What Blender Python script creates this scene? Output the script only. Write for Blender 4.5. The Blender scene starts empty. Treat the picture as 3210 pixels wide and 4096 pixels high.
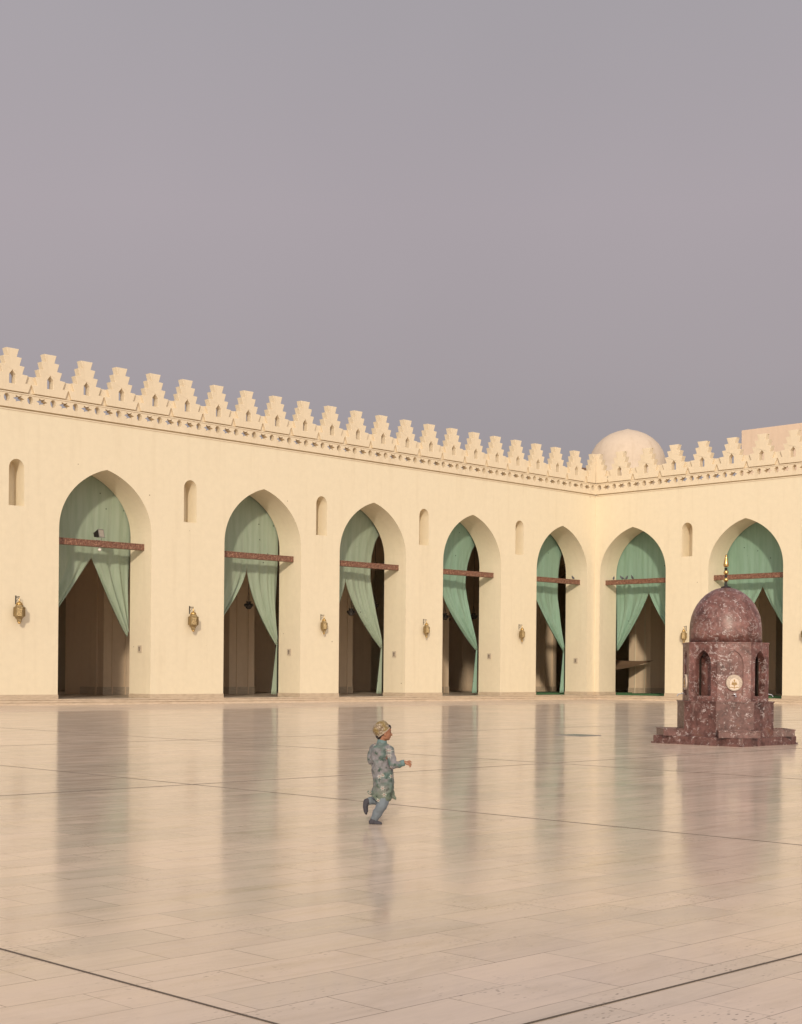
import bpy, bmesh, math, random
from mathutils import Vector, Matrix, noise
from mathutils.geometry import tessellate_polygon
random.seed(7)
R = math.radians
scene = bpy.context.scene
C = scene.collection

# ------------------------------------------------------------------ camera
# World frame: the courtyard corner is the origin. The long (left) wall runs along X at y=0,
# facing -Y; the other wall runs along Y at x=0, facing -X. Camera looks along (1,1).
CAM = Vector((-75.4, -57.8, 1.6))
cd = bpy.data.cameras.new('camera'); cam = bpy.data.objects.new('camera', cd); C.objects.link(cam)
scene.camera = cam
F = 5850.0 / 3210.0
cd.sensor_fit = 'HORIZONTAL'; cd.sensor_width = 36.0; cd.lens = 36.0 * F
cd.shift_y = (2690.0 - 2048.0) / 3210.0
cd.clip_start = 0.1; cd.clip_end = 3000
fwd = Vector((1, 1, 0)).normalized()
cam.rotation_mode = 'QUATERNION'
q = fwd.to_track_quat('-Z', 'Y')
cam.rotation_quaternion = Matrix.Rotation(R(-0.5), 4, fwd).to_quaternion() @ q
cam.location = CAM
scene.render.resolution_x = 802; scene.render.resolution_y = 1024

# ------------------------------------------------------------------ light
SUN_DIR = Vector((1.08, 1.0, -0.485)).normalized()       # direction the light travels
sl = bpy.data.lights.new('sun', 'SUN'); sun = bpy.data.objects.new('sun', sl); C.objects.link(sun)
sl.energy = 2.25; sl.angle = R(2.6); sl.color = (1.0, 0.86, 0.67)
sun.rotation_euler = SUN_DIR.to_track_quat('-Z', 'Y').to_euler(); sun.location = (-60, -60, 40)
w = bpy.data.worlds.new('World'); scene.world = w; w.use_nodes = True
nt = w.node_tree; nt.nodes.clear()
out = nt.nodes.new('ShaderNodeOutputWorld'); bg = nt.nodes.new('ShaderNodeBackground')
sky = nt.nodes.new('ShaderNodeTexSky'); sky.sky_type = 'NISHITA'; sky.sun_disc = False
sky.sun_elevation = R(18.4)
sky.sun_rotation = math.atan2(-SUN_DIR.x, -SUN_DIR.y)
sky.dust_density = 6.0; sky.air_density = 1.0
mixn = nt.nodes.new('ShaderNodeMix'); mixn.data_type = 'RGBA'; mixn.inputs['Factor'].default_value = 0.93
tc = nt.nodes.new('ShaderNodeTexCoord'); sep = nt.nodes.new('ShaderNodeSeparateXYZ')
ramp = nt.nodes.new('ShaderNodeValToRGB')                # dusty haze colour by height in the sky
nt.links.new(tc.outputs['Generated'], sep.inputs[0]); nt.links.new(sep.outputs['Z'], ramp.inputs[0])
cr = ramp.color_ramp
cr.elements[0].position = 0.0; cr.elements[0].color = (.330, .298, .312, 1)
cr.elements[1].position = 1.0; cr.elements[1].color = (.41, .40, .44, 1)
for p, c in ((.12, (.338, .304, .316, 1)), (.20, (.388, .342, .358, 1)), (.30, (.425, .372, .394, 1)), (.42, (.402, .368, .390, 1))):
    e = cr.elements.new(p); e.color = c
hz = nt.nodes.new('ShaderNodeTexNoise'); hz.inputs['Scale'].default_value = 2.2; hz.inputs['Detail'].default_value = 3
hzr = nt.nodes.new('ShaderNodeMapRange'); hzr.inputs['To Min'].default_value = 9.1; hzr.inputs['To Max'].default_value = 11.1
nt.links.new(tc.outputs['Generated'], hz.inputs['Vector']); nt.links.new(hz.outputs['Fac'], hzr.inputs['Value'])
vm = nt.nodes.new('ShaderNodeVectorMath'); vm.operation = 'SCALE'
nt.links.new(hzr.outputs[0], vm.inputs['Scale'])
nt.links.new(ramp.outputs[0], vm.inputs[0])
nt.links.new(sky.outputs[0], mixn.inputs[6]); nt.links.new(vm.outputs[0], mixn.inputs[7])
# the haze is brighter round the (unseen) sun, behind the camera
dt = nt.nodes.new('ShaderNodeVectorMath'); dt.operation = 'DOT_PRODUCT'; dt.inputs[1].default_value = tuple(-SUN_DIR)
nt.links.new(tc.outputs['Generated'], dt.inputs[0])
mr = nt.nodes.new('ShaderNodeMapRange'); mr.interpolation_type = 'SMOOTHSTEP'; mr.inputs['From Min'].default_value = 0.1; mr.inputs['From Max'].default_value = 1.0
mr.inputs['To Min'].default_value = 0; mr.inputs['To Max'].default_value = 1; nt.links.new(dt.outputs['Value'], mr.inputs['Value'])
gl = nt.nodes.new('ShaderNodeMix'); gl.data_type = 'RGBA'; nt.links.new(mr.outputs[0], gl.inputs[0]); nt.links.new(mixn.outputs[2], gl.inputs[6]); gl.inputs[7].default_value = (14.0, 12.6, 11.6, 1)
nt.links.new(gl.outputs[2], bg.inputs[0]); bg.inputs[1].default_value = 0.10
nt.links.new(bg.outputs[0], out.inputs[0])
scene.view_settings.view_transform = 'Standard'; scene.view_settings.look = 'None'
scene.view_settings.gamma = 1; scene.view_settings.exposure = 0.0
scene.cycles.max_bounces = 10; scene.cycles.diffuse_bounces = 8

# ------------------------------------------------------------------ node helpers
def new_mat(name):
    m = bpy.data.materials.new(name); m.use_nodes = True
    return m, m.node_tree, m.node_tree.nodes['Principled BSDF']
def N(nt, t, **kw):
    n = nt.nodes.new(t)
    for k, v in kw.items():
        if hasattr(n, k): setattr(n, k, v)
        else: n.inputs[k.replace('_', ' ')].default_value = v
    return n
def ramp_node(nt, src, stops):
    r = nt.nodes.new('ShaderNodeValToRGB'); nt.links.new(src, r.inputs[0])
    el = r.color_ramp.elements
    el[0].position, el[0].color = stops[0][0], (*stops[0][1], 1)
    el[1].position, el[1].color = stops[-1][0], (*stops[-1][1], 1)
    for p, c in stops[1:-1]:
        e = el.new(p); e.color = (*c, 1)
    return r
def mixc(nt, fac, a, b, mode='MIX'):
    m = nt.nodes.new('ShaderNodeMix'); m.data_type = 'RGBA'; m.blend_type = mode
    for s, v in ((0, fac), (6, a), (7, b)):
        if isinstance(v, (int, float)): m.inputs[s].default_value = v
        elif isinstance(v, tuple): m.inputs[s].default_value = (*v, 1)
        else: nt.links.new(v, m.inputs[s])
    return m.outputs[2]
def coords(nt, scale=(1, 1, 1), loc=(0, 0, 0), rot=(0, 0, 0), kind='Object'):
    t = nt.nodes.new('ShaderNodeTexCoord'); m = nt.nodes.new('ShaderNodeMapping')
    m.inputs['Scale'].default_value = scale; m.inputs['Location'].default_value = loc; m.inputs['Rotation'].default_value = rot
    nt.links.new(t.outputs[kind], m.inputs[0]); return m.outputs[0]
def tex_noise(nt, vec, scale, detail=4, rough=.5, dist=0):
    n = nt.nodes.new('ShaderNodeTexNoise'); n.inputs['Scale'].default_value = scale
    n.inputs['Detail'].default_value = detail; n.inputs['Roughness'].default_value = rough; n.inputs['Distortion'].default_value = dist
    nt.links.new(vec, n.inputs['Vector']); return n
def bump(nt, b, h, strength=.3, dist=.02):
    n = nt.nodes.new('ShaderNodeBump'); n.inputs['Strength'].default_value = strength; n.inputs['Distance'].default_value = dist
    nt.links.new(h, n.inputs['Height']); nt.links.new(n.outputs[0], b.inputs['Normal']); return n

def plaster(name, a, b_, stain=.5):
    m, nt, b = new_mat(name)
    v = coords(nt)
    n1 = tex_noise(nt, v, .35, 5, .6); n2 = tex_noise(nt, v, 3.2, 6, .65)
    c = mixc(nt, n1.outputs['Fac'], a, b_)
    r2 = ramp_node(nt, n2.outputs['Fac'], [(.35, (.97, .97, .97)), (.65, (1.015, 1.015, 1.015))])
    c = mixc(nt, 1.0, c, r2.outputs[0], 'MULTIPLY')
    vs = coords(nt, (1.6, 1.6, .12)); n3 = tex_noise(nt, vs, 1.5, 5, .6)      # faint vertical run-off marks
    r3 = ramp_node(nt, n3.outputs['Fac'], [(.30, (.88, .86, .83)), (.48, (1, 1, 1))])
    c = mixc(nt, stain, c, r3.outputs[0], 'MULTIPLY')
    vo = nt.nodes.new('ShaderNodeTexVoronoi'); vo.inputs['Scale'].default_value = .9; nt.links.new(v, vo.inputs['Vector'])
    rv = ramp_node(nt, vo.outputs['Distance'], [(.022, (.30, .24, .18)), (.034, (1, 1, 1))])   # scattered nail holes and chips
    n4 = tex_noise(nt, v, .55, 1); r4 = ramp_node(nt, n4.outputs['Fac'], [(.50, (0, 0, 0)), (.56, (1, 1, 1))])
    c = mixc(nt, r4.outputs[0], c, mixc(nt, 1.0, c, rv.outputs[0], 'MULTIPLY'))
    nt.links.new(c, b.inputs['Base Color']); b.inputs['Roughness'].default_value = .85
    b.inputs['Specular IOR Level'].default_value = .25
    n5 = tex_noise(nt, v, 14, 8, .7); n6 = tex_noise(nt, v, 1.1, 2)
    s = nt.nodes.new('ShaderNodeMath'); s.operation = 'MULTIPLY_ADD'; nt.links.new(n6.outputs['Fac'], s.inputs[0]); s.inputs[1].default_value = 4; nt.links.new(n5.outputs['Fac'], s.inputs[2])
    bump(nt, b, s.outputs[0], .25, .012)
    return m
M = {}
M['wall'] = plaster('cream_plaster', (.742, .660, .502), (.718, .634, .478), .34)
M['inner'] = plaster('tan_inner_plaster', (.75, .60, .44), (.71, .56, .41), .5)
M['merlon'] = plaster('parapet_plaster', (.735, .632, .475), (.68, .58, .435), .7)
M['roofwall'] = plaster('pinkish_plaster', (.72, .56, .43), (.68, .53, .41), .4)
M['dome'] = plaster('dome_plaster', (.66, .55, .44), (.56, .46, .37), .8)

def mat_stone(name, a, b_, rough=.45):
    m, nt, b = new_mat(name); v = coords(nt)
    n1 = tex_noise(nt, v, 1.2, 8, .65, .6); n2 = tex_noise(nt, coords(nt, (1, 1, 6)), 3, 6, .6)
    c = mixc(nt, n1.outputs['Fac'], a, b_)
    r = ramp_node(nt, n2.outputs['Fac'], [(.38, (.80, .78, .75)), (.55, (1, 1, 1))])
    c = mixc(nt, .8, c, r.outputs[0], 'MULTIPLY')
    nt.links.new(c, b.inputs['Base Color']); b.inputs['Roughness'].default_value = rough
    bump(nt, b, n2.outputs['Fac'], .2, .01); return m
M['skirt'] = mat_stone('skirting_marble', (.60, .49, .37), (.48, .39, .29))
M['step'] = mat_stone('step_marble', (.70, .58, .45), (.58, .475, .365), .4)
M['insidefloor'] = mat_stone('aisle_marble', (.62, .53, .43), (.52, .44, .36), .3)

def mat_floor():
    m, nt, b = new_mat('polished_travertine')
    v = coords(nt)
    br = nt.nodes.new('ShaderNodeTexBrick'); nt.links.new(v, br.inputs['Vector'])
    br.inputs['Scale'].default_value = 1.0; br.inputs['Brick Width'].default_value = .84; br.inputs['Row Height'].default_value = .43
    br.inputs['Mortar Size'].default_value = .0034; br.inputs['Mortar Smooth'].default_value = .2; br.offset = .5
    br.inputs['Color1'].default_value = (0, 0, 0, 1); br.inputs['Color2'].default_value = (1, 1, 1, 1); br.inputs['Mortar'].default_value = (.5, .5, .5, 1)
    tile = ramp_node(nt, br.outputs['Color'], [(0, (.610, .515, .430)), (.3, (.680, .562, .467)), (.55, (.715, .585, .487)), (.8, (.690, .572, .476)), (1, (.640, .527, .441))])
    vs = coords(nt, (.35, 2.8, 1)); n1 = tex_noise(nt, vs, 1.6, 8, .68, .9)       # travertine banding along the slabs
    r1 = ramp_node(nt, n1.outputs['Fac'], [(.28, (.86, .84, .79)), (.45, (.985, .975, .96)), (.62, (1.02, 1.015, 1.01)), (.8, (.95, .93, .90))])
    c = mixc(nt, .85, tile.outputs[0], r1.outputs[0], 'MULTIPLY')
    n2 = tex_noise(nt, v, .18, 4, .6); r2 = ramp_node(nt, n2.outputs['Fac'], [(.35, (.90, .905, .89)), (.62, (1.04, 1.02, 1.0))])
    n2b = tex_noise(nt, coords(nt, (.7, 1.5, 1)), 1.4, 7, .7, .5); r2b = ramp_node(nt, n2b.outputs['Fac'], [(.34, (.88, .87, .84)), (.50, (1, 1, 1)), (.72, (1.03, 1.02, 1.0))])
    c = mixc(nt, .8, c, r2b.outputs[0], 'MULTIPLY')
    c = mixc(nt, 1.0, c, r2.outputs[0], 'MULTIPLY')
    vo = nt.nodes.new('ShaderNodeTexVoronoi'); vo.inputs['Scale'].default_value = 26; nt.links.new(coords(nt, (.6, 1.5, 1)), vo.inputs['Vector'])
    rp = ramp_node(nt, vo.outputs['Distance'], [(.16, (1, 1, 1)), (.26, (0, 0, 0))])    # open pits
    n3 = tex_noise(nt, v, 1.3, 5, .7); r3 = ramp_node(nt, n3.outputs['Fac'], [(.50, (0, 0, 0)), (.64, (1, 1, 1))])
    pit = mixc(nt, 1.0, rp.outputs[0], r3.outputs[0], 'MULTIPLY')
    c = mixc(nt, pit, c, (.27, .21, .16))
    # joints: worn, in parts almost invisible
    n4 = tex_noise(nt, v, .9, 4, .7); r4 = ramp_node(nt, n4.outputs['Fac'], [(.34, (.2, .2, .2)), (.56, (1, 1, 1))])
    jf = mixc(nt, 1.0, br.outputs['Fac'], r4.outputs[0], 'MULTIPLY')
    c = mixc(nt, jf, c, (.16, .115, .08))
    nt.links.new(c, b.inputs['Base Color'])
    n5 = tex_noise(nt, coords(nt, (.5, 1.6, 1)), 1.1, 6, .7)
    rr = nt.nodes.new('ShaderNodeMapRange'); rr.inputs['From Min'].default_value = .3; rr.inputs['From Max'].default_value = .7
    rr.inputs['To Min'].default_value = .09; rr.inputs['To Max'].default_value = .17; nt.links.new(n5.outputs['Fac'], rr.inputs['Value'])
    nt.links.new(rr.outputs[0], b.inputs['Roughness'])
    b.inputs['Specular IOR Level'].default_value = .5
    add = nt.nodes.new('ShaderNodeMath'); add.operation = 'MULTIPLY_ADD'
    nt.links.new(jf, add.inputs[0]); add.inputs[1].default_value = -1.2
    n6 = tex_noise(nt, coords(nt, (.6, 1.4, 1)), 2.5, 3, .5); nt.links.new(n6.outputs['Fac'], add.inputs[2])
    bp = bump(nt, b, add.outputs[0], .12, .004)
    # worn polish: a matt share everywhere, more of it on the apron along the arcade
    b2 = nt.nodes.new('ShaderNodeBsdfPrincipled'); nt.links.new(c, b2.inputs['Base Color']); b2.inputs['Roughness'].default_value = .62
    b2.inputs['Specular IOR Level'].default_value = .3
    sx = nt.nodes.new('ShaderNodeSeparateXYZ'); nt.links.new(v, sx.inputs[0])
    mr = nt.nodes.new('ShaderNodeMapRange'); mr.inputs['From Min'].default_value = -9.3; mr.inputs['From Max'].default_value = -9.0
    mr.inputs['To Min'].default_value = .28; mr.inputs['To Max'].default_value = .66; nt.links.new(sx.outputs['Y'], mr.inputs['Value'])
    ad = nt.nodes.new('ShaderNodeMath'); ad.operation = 'MULTIPLY_ADD'; nt.links.new(n1.outputs['Fac'], ad.inputs[0]); ad.inputs[1].default_value = .9
    sb = nt.nodes.new('ShaderNodeMath'); sb.operation = 'SUBTRACT'; nt.links.new(mr.outputs[0], sb.inputs[0]); sb.inputs[1].default_value = .45; nt.links.new(sb.outputs[0], ad.inputs[2])
    ad.use_clamp = True
    ms = nt.nodes.new('ShaderNodeMixShader'); nt.links.new(ad.outputs[0], ms.inputs[0]); nt.links.new(b.outputs[0], ms.inputs[1]); nt.links.new(b2.outputs[0], ms.inputs[2])
    nt.links.new(ms.outputs[0], nt.nodes['Material Output'].inputs[0])
    return m
M['floor'] = mat_floor()

def mat_plain(name, col, rough=.6, metal=0., var=.12, scale=6, bmp=.1):
    m, nt, b = new_mat(name); v = coords(nt); n = tex_noise(nt, v, scale, 5, .6)
    lo = tuple(x * (1 - var) for x in col); hi = tuple(min(1, x * (1 + var)) for x in col)
    nt.links.new(mixc(nt, n.outputs['Fac'], lo, hi), b.inputs['Base Color'])
    b.inputs['Roughness'].default_value = rough; b.inputs['Metallic'].default_value = metal
    if bmp: bump(nt, b, n.outputs['Fac'], bmp, .01)
    return m
M['joint'] = mat_plain('joint_filler', (.10, .078, .06), .8)
M['dark'] = mat_plain('dark_metal', (.045, .040, .038), .45, .6)
M['steel'] = mat_plain('grey_metal', (.40, .38, .36), .4, .7)
M['chrome'] = mat_plain('chrome', (.70, .70, .72), .15, 1.0, .03)
M['white'] = mat_plain('white_plastic', (.78, .76, .72), .4)
M['plate'] = mat_plain('socket_plate', (.52, .44, .34), .6)
M['socket'] = mat_plain('socket_dark', (.24, .20, .155), .7)
M['carpet'] = mat_plain('green_carpet', (.045, .12, .05), .95, 0, .3, 20)
M['ground'] = mat_plain('outer_ground', (.42, .35, .28), .9, 0, .2, .2)
M['glassdark'] = mat_plain('smoked_glass', (.10, .09, .085), .15, .2, .2, 8)
M['cable'] = mat_plain('cable', (.03, .028, .026), .7)
M['hatch'] = mat_plain('drain_cover', (.24, .26, .21), .6)
M['roof'] = mat_plain('roof_screed', (.45, .38, .30), .9, 0, .2, 1)
M['darkbrick'] = mat_plain('reddish_timber', (.20, .12, .08), .8)

def mat_brass():
    m, nt, b = new_mat('pierced_brass'); v = coords(nt)
    vo = nt.nodes.new('ShaderNodeTexVoronoi'); vo.inputs['Scale'].default_value = 26; nt.links.new(v, vo.inputs['Vector'])
    r = ramp_node(nt, vo.outputs['Distance'], [(.24, (.06, .035, .015)), (.42, (.36, .26, .125))])
    n = tex_noise(nt, v, 5, 3)
    nt.links.new(mixc(nt, n.outputs['Fac'], r.outputs[0], (.28, .205, .105)), b.inputs['Base Color'])
    b.inputs['Metallic'].default_value = .6; b.inputs['Roughness'].default_value = .42
    bump(nt, b, vo.outputs['Distance'], .6, .02); return m
M['brass'] = mat_brass()
M['gold'] = mat_plain('polished_brass', (.62, .42, .17), .24, 1.0, .06)

def mat_wood():
    m, nt, b = new_mat('carved_red_wood')
    v = coords(nt)
    w1 = nt.nodes.new('ShaderNodeTexWave'); w1.wave_type = 'RINGS'; w1.rings_direction = 'Y'
    w1.inputs['Scale'].default_value = 3.0; w1.inputs['Distortion'].default_value = 9; w1.inputs['Detail'].default_value = 2; w1.inputs['Detail Scale'].default_value = 1.6
    vo = nt.nodes.new('ShaderNodeTexVoronoi'); vo.feature = 'DISTANCE_TO_EDGE'; vo.inputs['Scale'].default_value = 5.5
    n0 = tex_noise(nt, v, 4, 2); mm = nt.nodes.new('ShaderNodeVectorMath'); mm.operation = 'MULTIPLY_ADD'
    nt.links.new(n0.outputs['Color'], mm.inputs[0]); mm.inputs[1].default_value = (.22, .22, .22); nt.links.new(v, mm.inputs[2])
    nt.links.new(mm.outputs[0], vo.inputs['Vector']); nt.links.new(v, w1.inputs['Vector'])
    r = ramp_node(nt, vo.outputs['Distance'], [(.02, (.30, .17, .115)), (.09, (.135, .060, .040)), (.3, (.20, .092, .062))])
    rw = ramp_node(nt, w1.outputs['Fac'], [(.3, (.72, .68, .66)), (.7, (1.25, 1.2, 1.15))])
    c = mixc(nt, .7, r.outputs[0], rw.outputs[0], 'MULTIPLY')
    nt.links.new(c, b.inputs['Base Color']); b.inputs['Roughness'].default_value = .55
    bump(nt, b, vo.outputs['Distance'], .9, .05); return m
M['wood'] = mat_wood()

def mat_curtain(name, a, b_):
    m, nt, b = new_mat(name); v = coords(nt)
    n = tex_noise(nt, v, .8, 4, .6); c = mixc(nt, n.outputs['Fac'], a, b_)
    vs = coords(nt, (3, 3, .25)); n2 = tex_noise(nt, vs, 2, 4, .6)
    r = ramp_node(nt, n2.outputs['Fac'], [(.3, (.84, .88, .80)), (.6, (1.04, 1.02, 1.02))])
    c = mixc(nt, .8, c, r.outputs[0], 'MULTIPLY')
    vo = nt.nodes.new('ShaderNodeTexVoronoi'); vo.inputs['Scale'].default_value = 1.9; nt.links.new(v, vo.inputs['Vector'])
    rv = ramp_node(nt, vo.outputs['Distance'], [(.055, (.06, .07, .05)), (.075, (1, 1, 1))])      # small tears
    n4 = tex_noise(nt, v, .9, 1); r4 = ramp_node(nt, n4.outputs['Fac'], [(.46, (0, 0, 0)), (.5, (1, 1, 1))])
    c = mixc(nt, r4.outputs[0], c, mixc(nt, 1.0, c, rv.outputs[0], 'MULTIPLY'))
    nt.links.new(c, b.inputs['Base Color']); b.inputs['Roughness'].default_value = .8
    b.inputs['Sheen Weight'].default_value = .15
    tr = nt.nodes.new('ShaderNodeBsdfTranslucent'); nt.links.new(c, tr.inputs[0])
    ms = nt.nodes.new('ShaderNodeMixShader'); ms.inputs[0].default_value = .30
    o = nt.nodes['Material Output']; nt.links.new(b.outputs[0], ms.inputs[1]); nt.links.new(tr.outputs[0], ms.inputs[2]); nt.links.new(ms.outputs[0], o.inputs[0])
    return m
M['curtain'] = mat_curtain('faded_green_cloth', (.37, .465, .36), (.42, .50, .395))
M['curtain_fresh'] = mat_curtain('green_cloth', (.285, .47, .37), (.33, .50, .40))

def mat_marble(name, k, thr):
    m, nt, b = new_mat(name); v = coords(nt)
    n1 = tex_noise(nt, v, 2.6, 8, .65, .4)
    base = ramp_node(nt, n1.outputs['Fac'], [(p_, tuple(x_ * k for x_ in c_)) for p_, c_ in [(.30, (.055, .025, .021)), (.45, (.135, .059, .050)), (.58, (.190, .092, .082)), (.72, (.215, .102, .070))]])
    n2 = tex_noise(nt, v, 9, 6, .7); r2 = ramp_node(nt, n2.outputs['Fac'], [(.35, (.55, .52, .52)), (.55, (1, 1, 1)), (.7, (1.35, 1.25, 1.25))])
    c = mixc(nt, .8, base.outputs[0], r2.outputs[0], 'MULTIPLY')
    # short broken white calcite flecks
    vv = coords(nt, (.8, .8, 2.0))
    nd = tex_noise(nt, vv, 7, 3, .6); mm = nt.nodes.new('ShaderNodeVectorMath'); mm.operation = 'MULTIPLY_ADD'
    nt.links.new(nd.outputs['Color'], mm.inputs[0]); mm.inputs[1].default_value = (.30, .30, .30); nt.links.new(vv, mm.inputs[2])
    vo = nt.nodes.new('ShaderNodeTexVoronoi'); vo.feature = 'DISTANCE_TO_EDGE'; vo.inputs['Scale'].default_value = 6.0
    nt.links.new(mm.outputs[0], vo.inputs['Vector'])
    rl = ramp_node(nt, vo.outputs['Distance'], [(.014, (1, 1, 1)), (.07, (0, 0, 0))])
    n3 = tex_noise(nt, v, 6.5, 2, .6); r3 = ramp_node(nt, n3.outputs['Fac'], [(thr, (0, 0, 0)), (thr + .05, (1, 1, 1))])
    n4 = tex_noise(nt, v, 1.7, 2); r4 = ramp_node(nt, n4.outputs['Fac'], [(.36, (.15, .15, .15)), (.58, (1, 1, 1))])
    f = mixc(nt, 1.0, rl.outputs[0], r3.outputs[0], 'MULTIPLY'); f = mixc(nt, 1.0, f, r4.outputs[0], 'MULTIPLY')
    # a second, finer generation of flecks with another orientation
    vv2 = coords(nt, (1.8, 1.8, 1.0), (3.1, 1.7, .4)); vo2 = nt.nodes.new('ShaderNodeTexVoronoi'); vo2.feature = 'DISTANCE_TO_EDGE'; vo2.inputs['Scale'].default_value = 6.5
    mm2 = nt.nodes.new('ShaderNodeVectorMath'); mm2.operation = 'MULTIPLY_ADD'; nt.links.new(nd.outputs['Color'], mm2.inputs[0]); mm2.inputs[1].default_value = (.4, .4, .4); nt.links.new(vv2, mm2.inputs[2]); nt.links.new(mm2.outputs[0], vo2.inputs['Vector'])
    rl2 = ramp_node(nt, vo2.outputs['Distance'], [(.010, (1, 1, 1)), (.06, (0, 0, 0))])
    n32 = tex_noise(nt, vv2, 7, 2, .6); r32 = ramp_node(nt, n32.outputs['Fac'], [(thr + .04, (0, 0, 0)), (thr + .09, (1, 1, 1))])
    f2 = mixc(nt, 1.0, rl2.outputs[0], r32.outputs[0], 'MULTIPLY'); f = mixc(nt, 1.0, f, f2, 'LIGHTEN')
    n7 = tex_noise(nt, v, 3.6, 5, .7, 1.2); r7 = ramp_node(nt, n7.outputs['Fac'], [(.56, (0, 0, 0)), (.70, (.8, .8, .8))])
    c = mixc(nt, r7.outputs[0], c, (.27, .18, .165))
    c = mixc(nt, f, c, (.47, .40, .39))
    nt.links.new(c, b.inputs['Base Color']); b.inputs['Roughness'].default_value = .40
    b.inputs['Specular IOR Level'].default_value = .5
    return m
M['marble'] = mat_marble('red_marble', 1.12, .515)
M['marble_base'] = mat_marble('dark_red_marble', .84, .555)

# ------------------------------------------------------------------ object helpers
def link_mesh(name, bm, mat, parent=None, smooth=False, loc=(0, 0, 0), rotz=0):
    me = bpy.data.meshes.new(name); bm.to_mesh(me); bm.free()
    if mat: me.materials.append(mat)
    if smooth:
        for p in me.polygons: p.use_smooth = True
    o = bpy.data.objects.new(name, me); C.objects.link(o)
    o.location = loc; o.rotation_euler = (0, 0, rotz)
    if parent: o.parent = parent
    return o
def same_mesh(src, name, parent=None, loc=(0, 0, 0), rotz=0):
    o = bpy.data.objects.new(name, src.data); C.objects.link(o)
    o.location = loc; o.rotation_euler = (0, 0, rotz)
    if parent: o.parent = parent
    return o
def tag(o, label=None, cat=None, group=None, kind=None):
    if label: o['label'] = label
    if cat: o['category'] = cat
    if group: o['group'] = group
    if kind: o['kind'] = kind
    return o
def empty(name, loc=(0, 0, 0), rotz=0):
    o = bpy.data.objects.new(name, None); C.objects.link(o); o.location = loc; o.rotation_euler = (0, 0, rotz)
    o.empty_display_size = .2; return o
def copy_tree(o, parent=None):
    c = o.copy(); C.objects.link(c); c.parent = parent
    for ch in list(o.children): copy_tree(ch, c)
    return c
def bx(bm, x0, x1, y0, y1, z0, z1):
    vs = [bm.verts.new((x, y, z)) for z in (z0, z1) for x, y in ((x0, y0), (x1, y0), (x1, y1), (x0, y1))]
    for f in ((3, 2, 1, 0), (4, 5, 6, 7), (0, 1, 5, 4), (1, 2, 6, 5), (2, 3, 7, 6), (3, 0, 4, 7)):
        bm.faces.new([vs[i] for i in f])
    return vs
def box_obj(name, dims, mat, parent=None, bev=0, **kw):
    bm = bmesh.new(); bx(bm, *dims)
    if bev: bmesh.ops.bevel(bm, geom=bm.edges[:], offset=bev, segments=2, affect='EDGES')
    return link_mesh(name, bm, mat, parent, **kw)
def prism(bm, outer, holes, d0, d1, fn=None):
    """Extrude a polygon in (s,z) with holes from depth d0 to d1 (local y). fn maps (s,d,z)->xyz."""
    fn = fn or (lambda s, d, z: (s, d, z))
    loops = [outer] + holes
    tris = tessellate_polygon([[Vector((p[0], p[1], 0)) for p in l] for l in loops])
    flat = [p for l in loops for p in l]
    A = [bm.verts.new(fn(p[0], d0, p[1])) for p in flat]; B = [bm.verts.new(fn(p[0], d1, p[1])) for p in flat]
    for t in tris:
        for V in (A, B):
            try: bm.faces.new([V[i] for i in t])
            except ValueError: pass
    k = 0
    for l in loops:
        n = len(l)
        for i in range(n):
            a, b = k + i, k + (i + 1) % n
            bm.faces.new((A[a], A[b], B[b], B[a]))
        k += n
    bmesh.ops.recalc_face_normals(bm, faces=bm.faces[:])
def lathe(bm, prof, seg=48, cx=0, cy=0):
    rings = []
    for r, z in prof:
        rings.append([bm.verts.new((cx + max(r, 1e-4) * math.cos(2 * math.pi * i / seg), cy + max(r, 1e-4) * math.sin(2 * math.pi * i / seg), z)) for i in range(seg)])
    for a, b in zip(rings, rings[1:]):
        for i in range(seg):
            j = (i + 1) % seg; bm.faces.new((a[i], a[j], b[j], b[i]))
    bm.faces.new(rings[0][::-1]); bm.faces.new(rings[-1])
def tube(bm, pts, r, seg=8):
    pts = [Vector(p) for p in pts]; rr = r if isinstance(r, (list, tuple)) else [r] * len(pts); rings = []
    for i, p in enumerate(pts):
        t = (pts[min(i + 1, len(pts) - 1)] - pts[max(i - 1, 0)]).normalized()
        a = t.orthogonal().normalized() if i == 0 else (a - t * a.dot(t)).normalized()
        b = t.cross(a)
        rings.append([bm.verts.new(p + (a * math.cos(2 * math.pi * k / seg) + b * math.sin(2 * math.pi * k / seg)) * rr[i]) for k in range(seg)])
    for A, B in zip(rings, rings[1:]):
        for k in range(seg): bm.faces.new((A[k], A[(k + 1) % seg], B[(k + 1) % seg], B[k]))
    bm.faces.new(rings[0][::-1]); bm.faces.new(rings[-1])
def ball(bm, c, rad, seg=16, rot=None):
    m = Matrix.Translation(Vector(c)) @ (rot.to_4x4() if rot is not None else Matrix()) @ Matrix.Diagonal((*(rad if isinstance(rad, tuple) else (rad,) * 3), 1))
    bmesh.ops.create_uvsphere(bm, u_segments=seg, v_segments=max(6, seg // 2), radius=1, matrix=m)
def bez(p0, p1, p2, p3, n):
    o = []
    for i in range(n + 1):
        t = i / n; u = 1 - t
        o.append((u**3 * p0[0] + 3 * u * u * t * p1[0] + 3 * u * t * t * p2[0] + t**3 * p3[0],
                  u**3 * p0[1] + 3 * u * u * t * p1[1] + 3 * u * t * t * p2[1] + t**3 * p3[1]))
    return o

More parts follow.
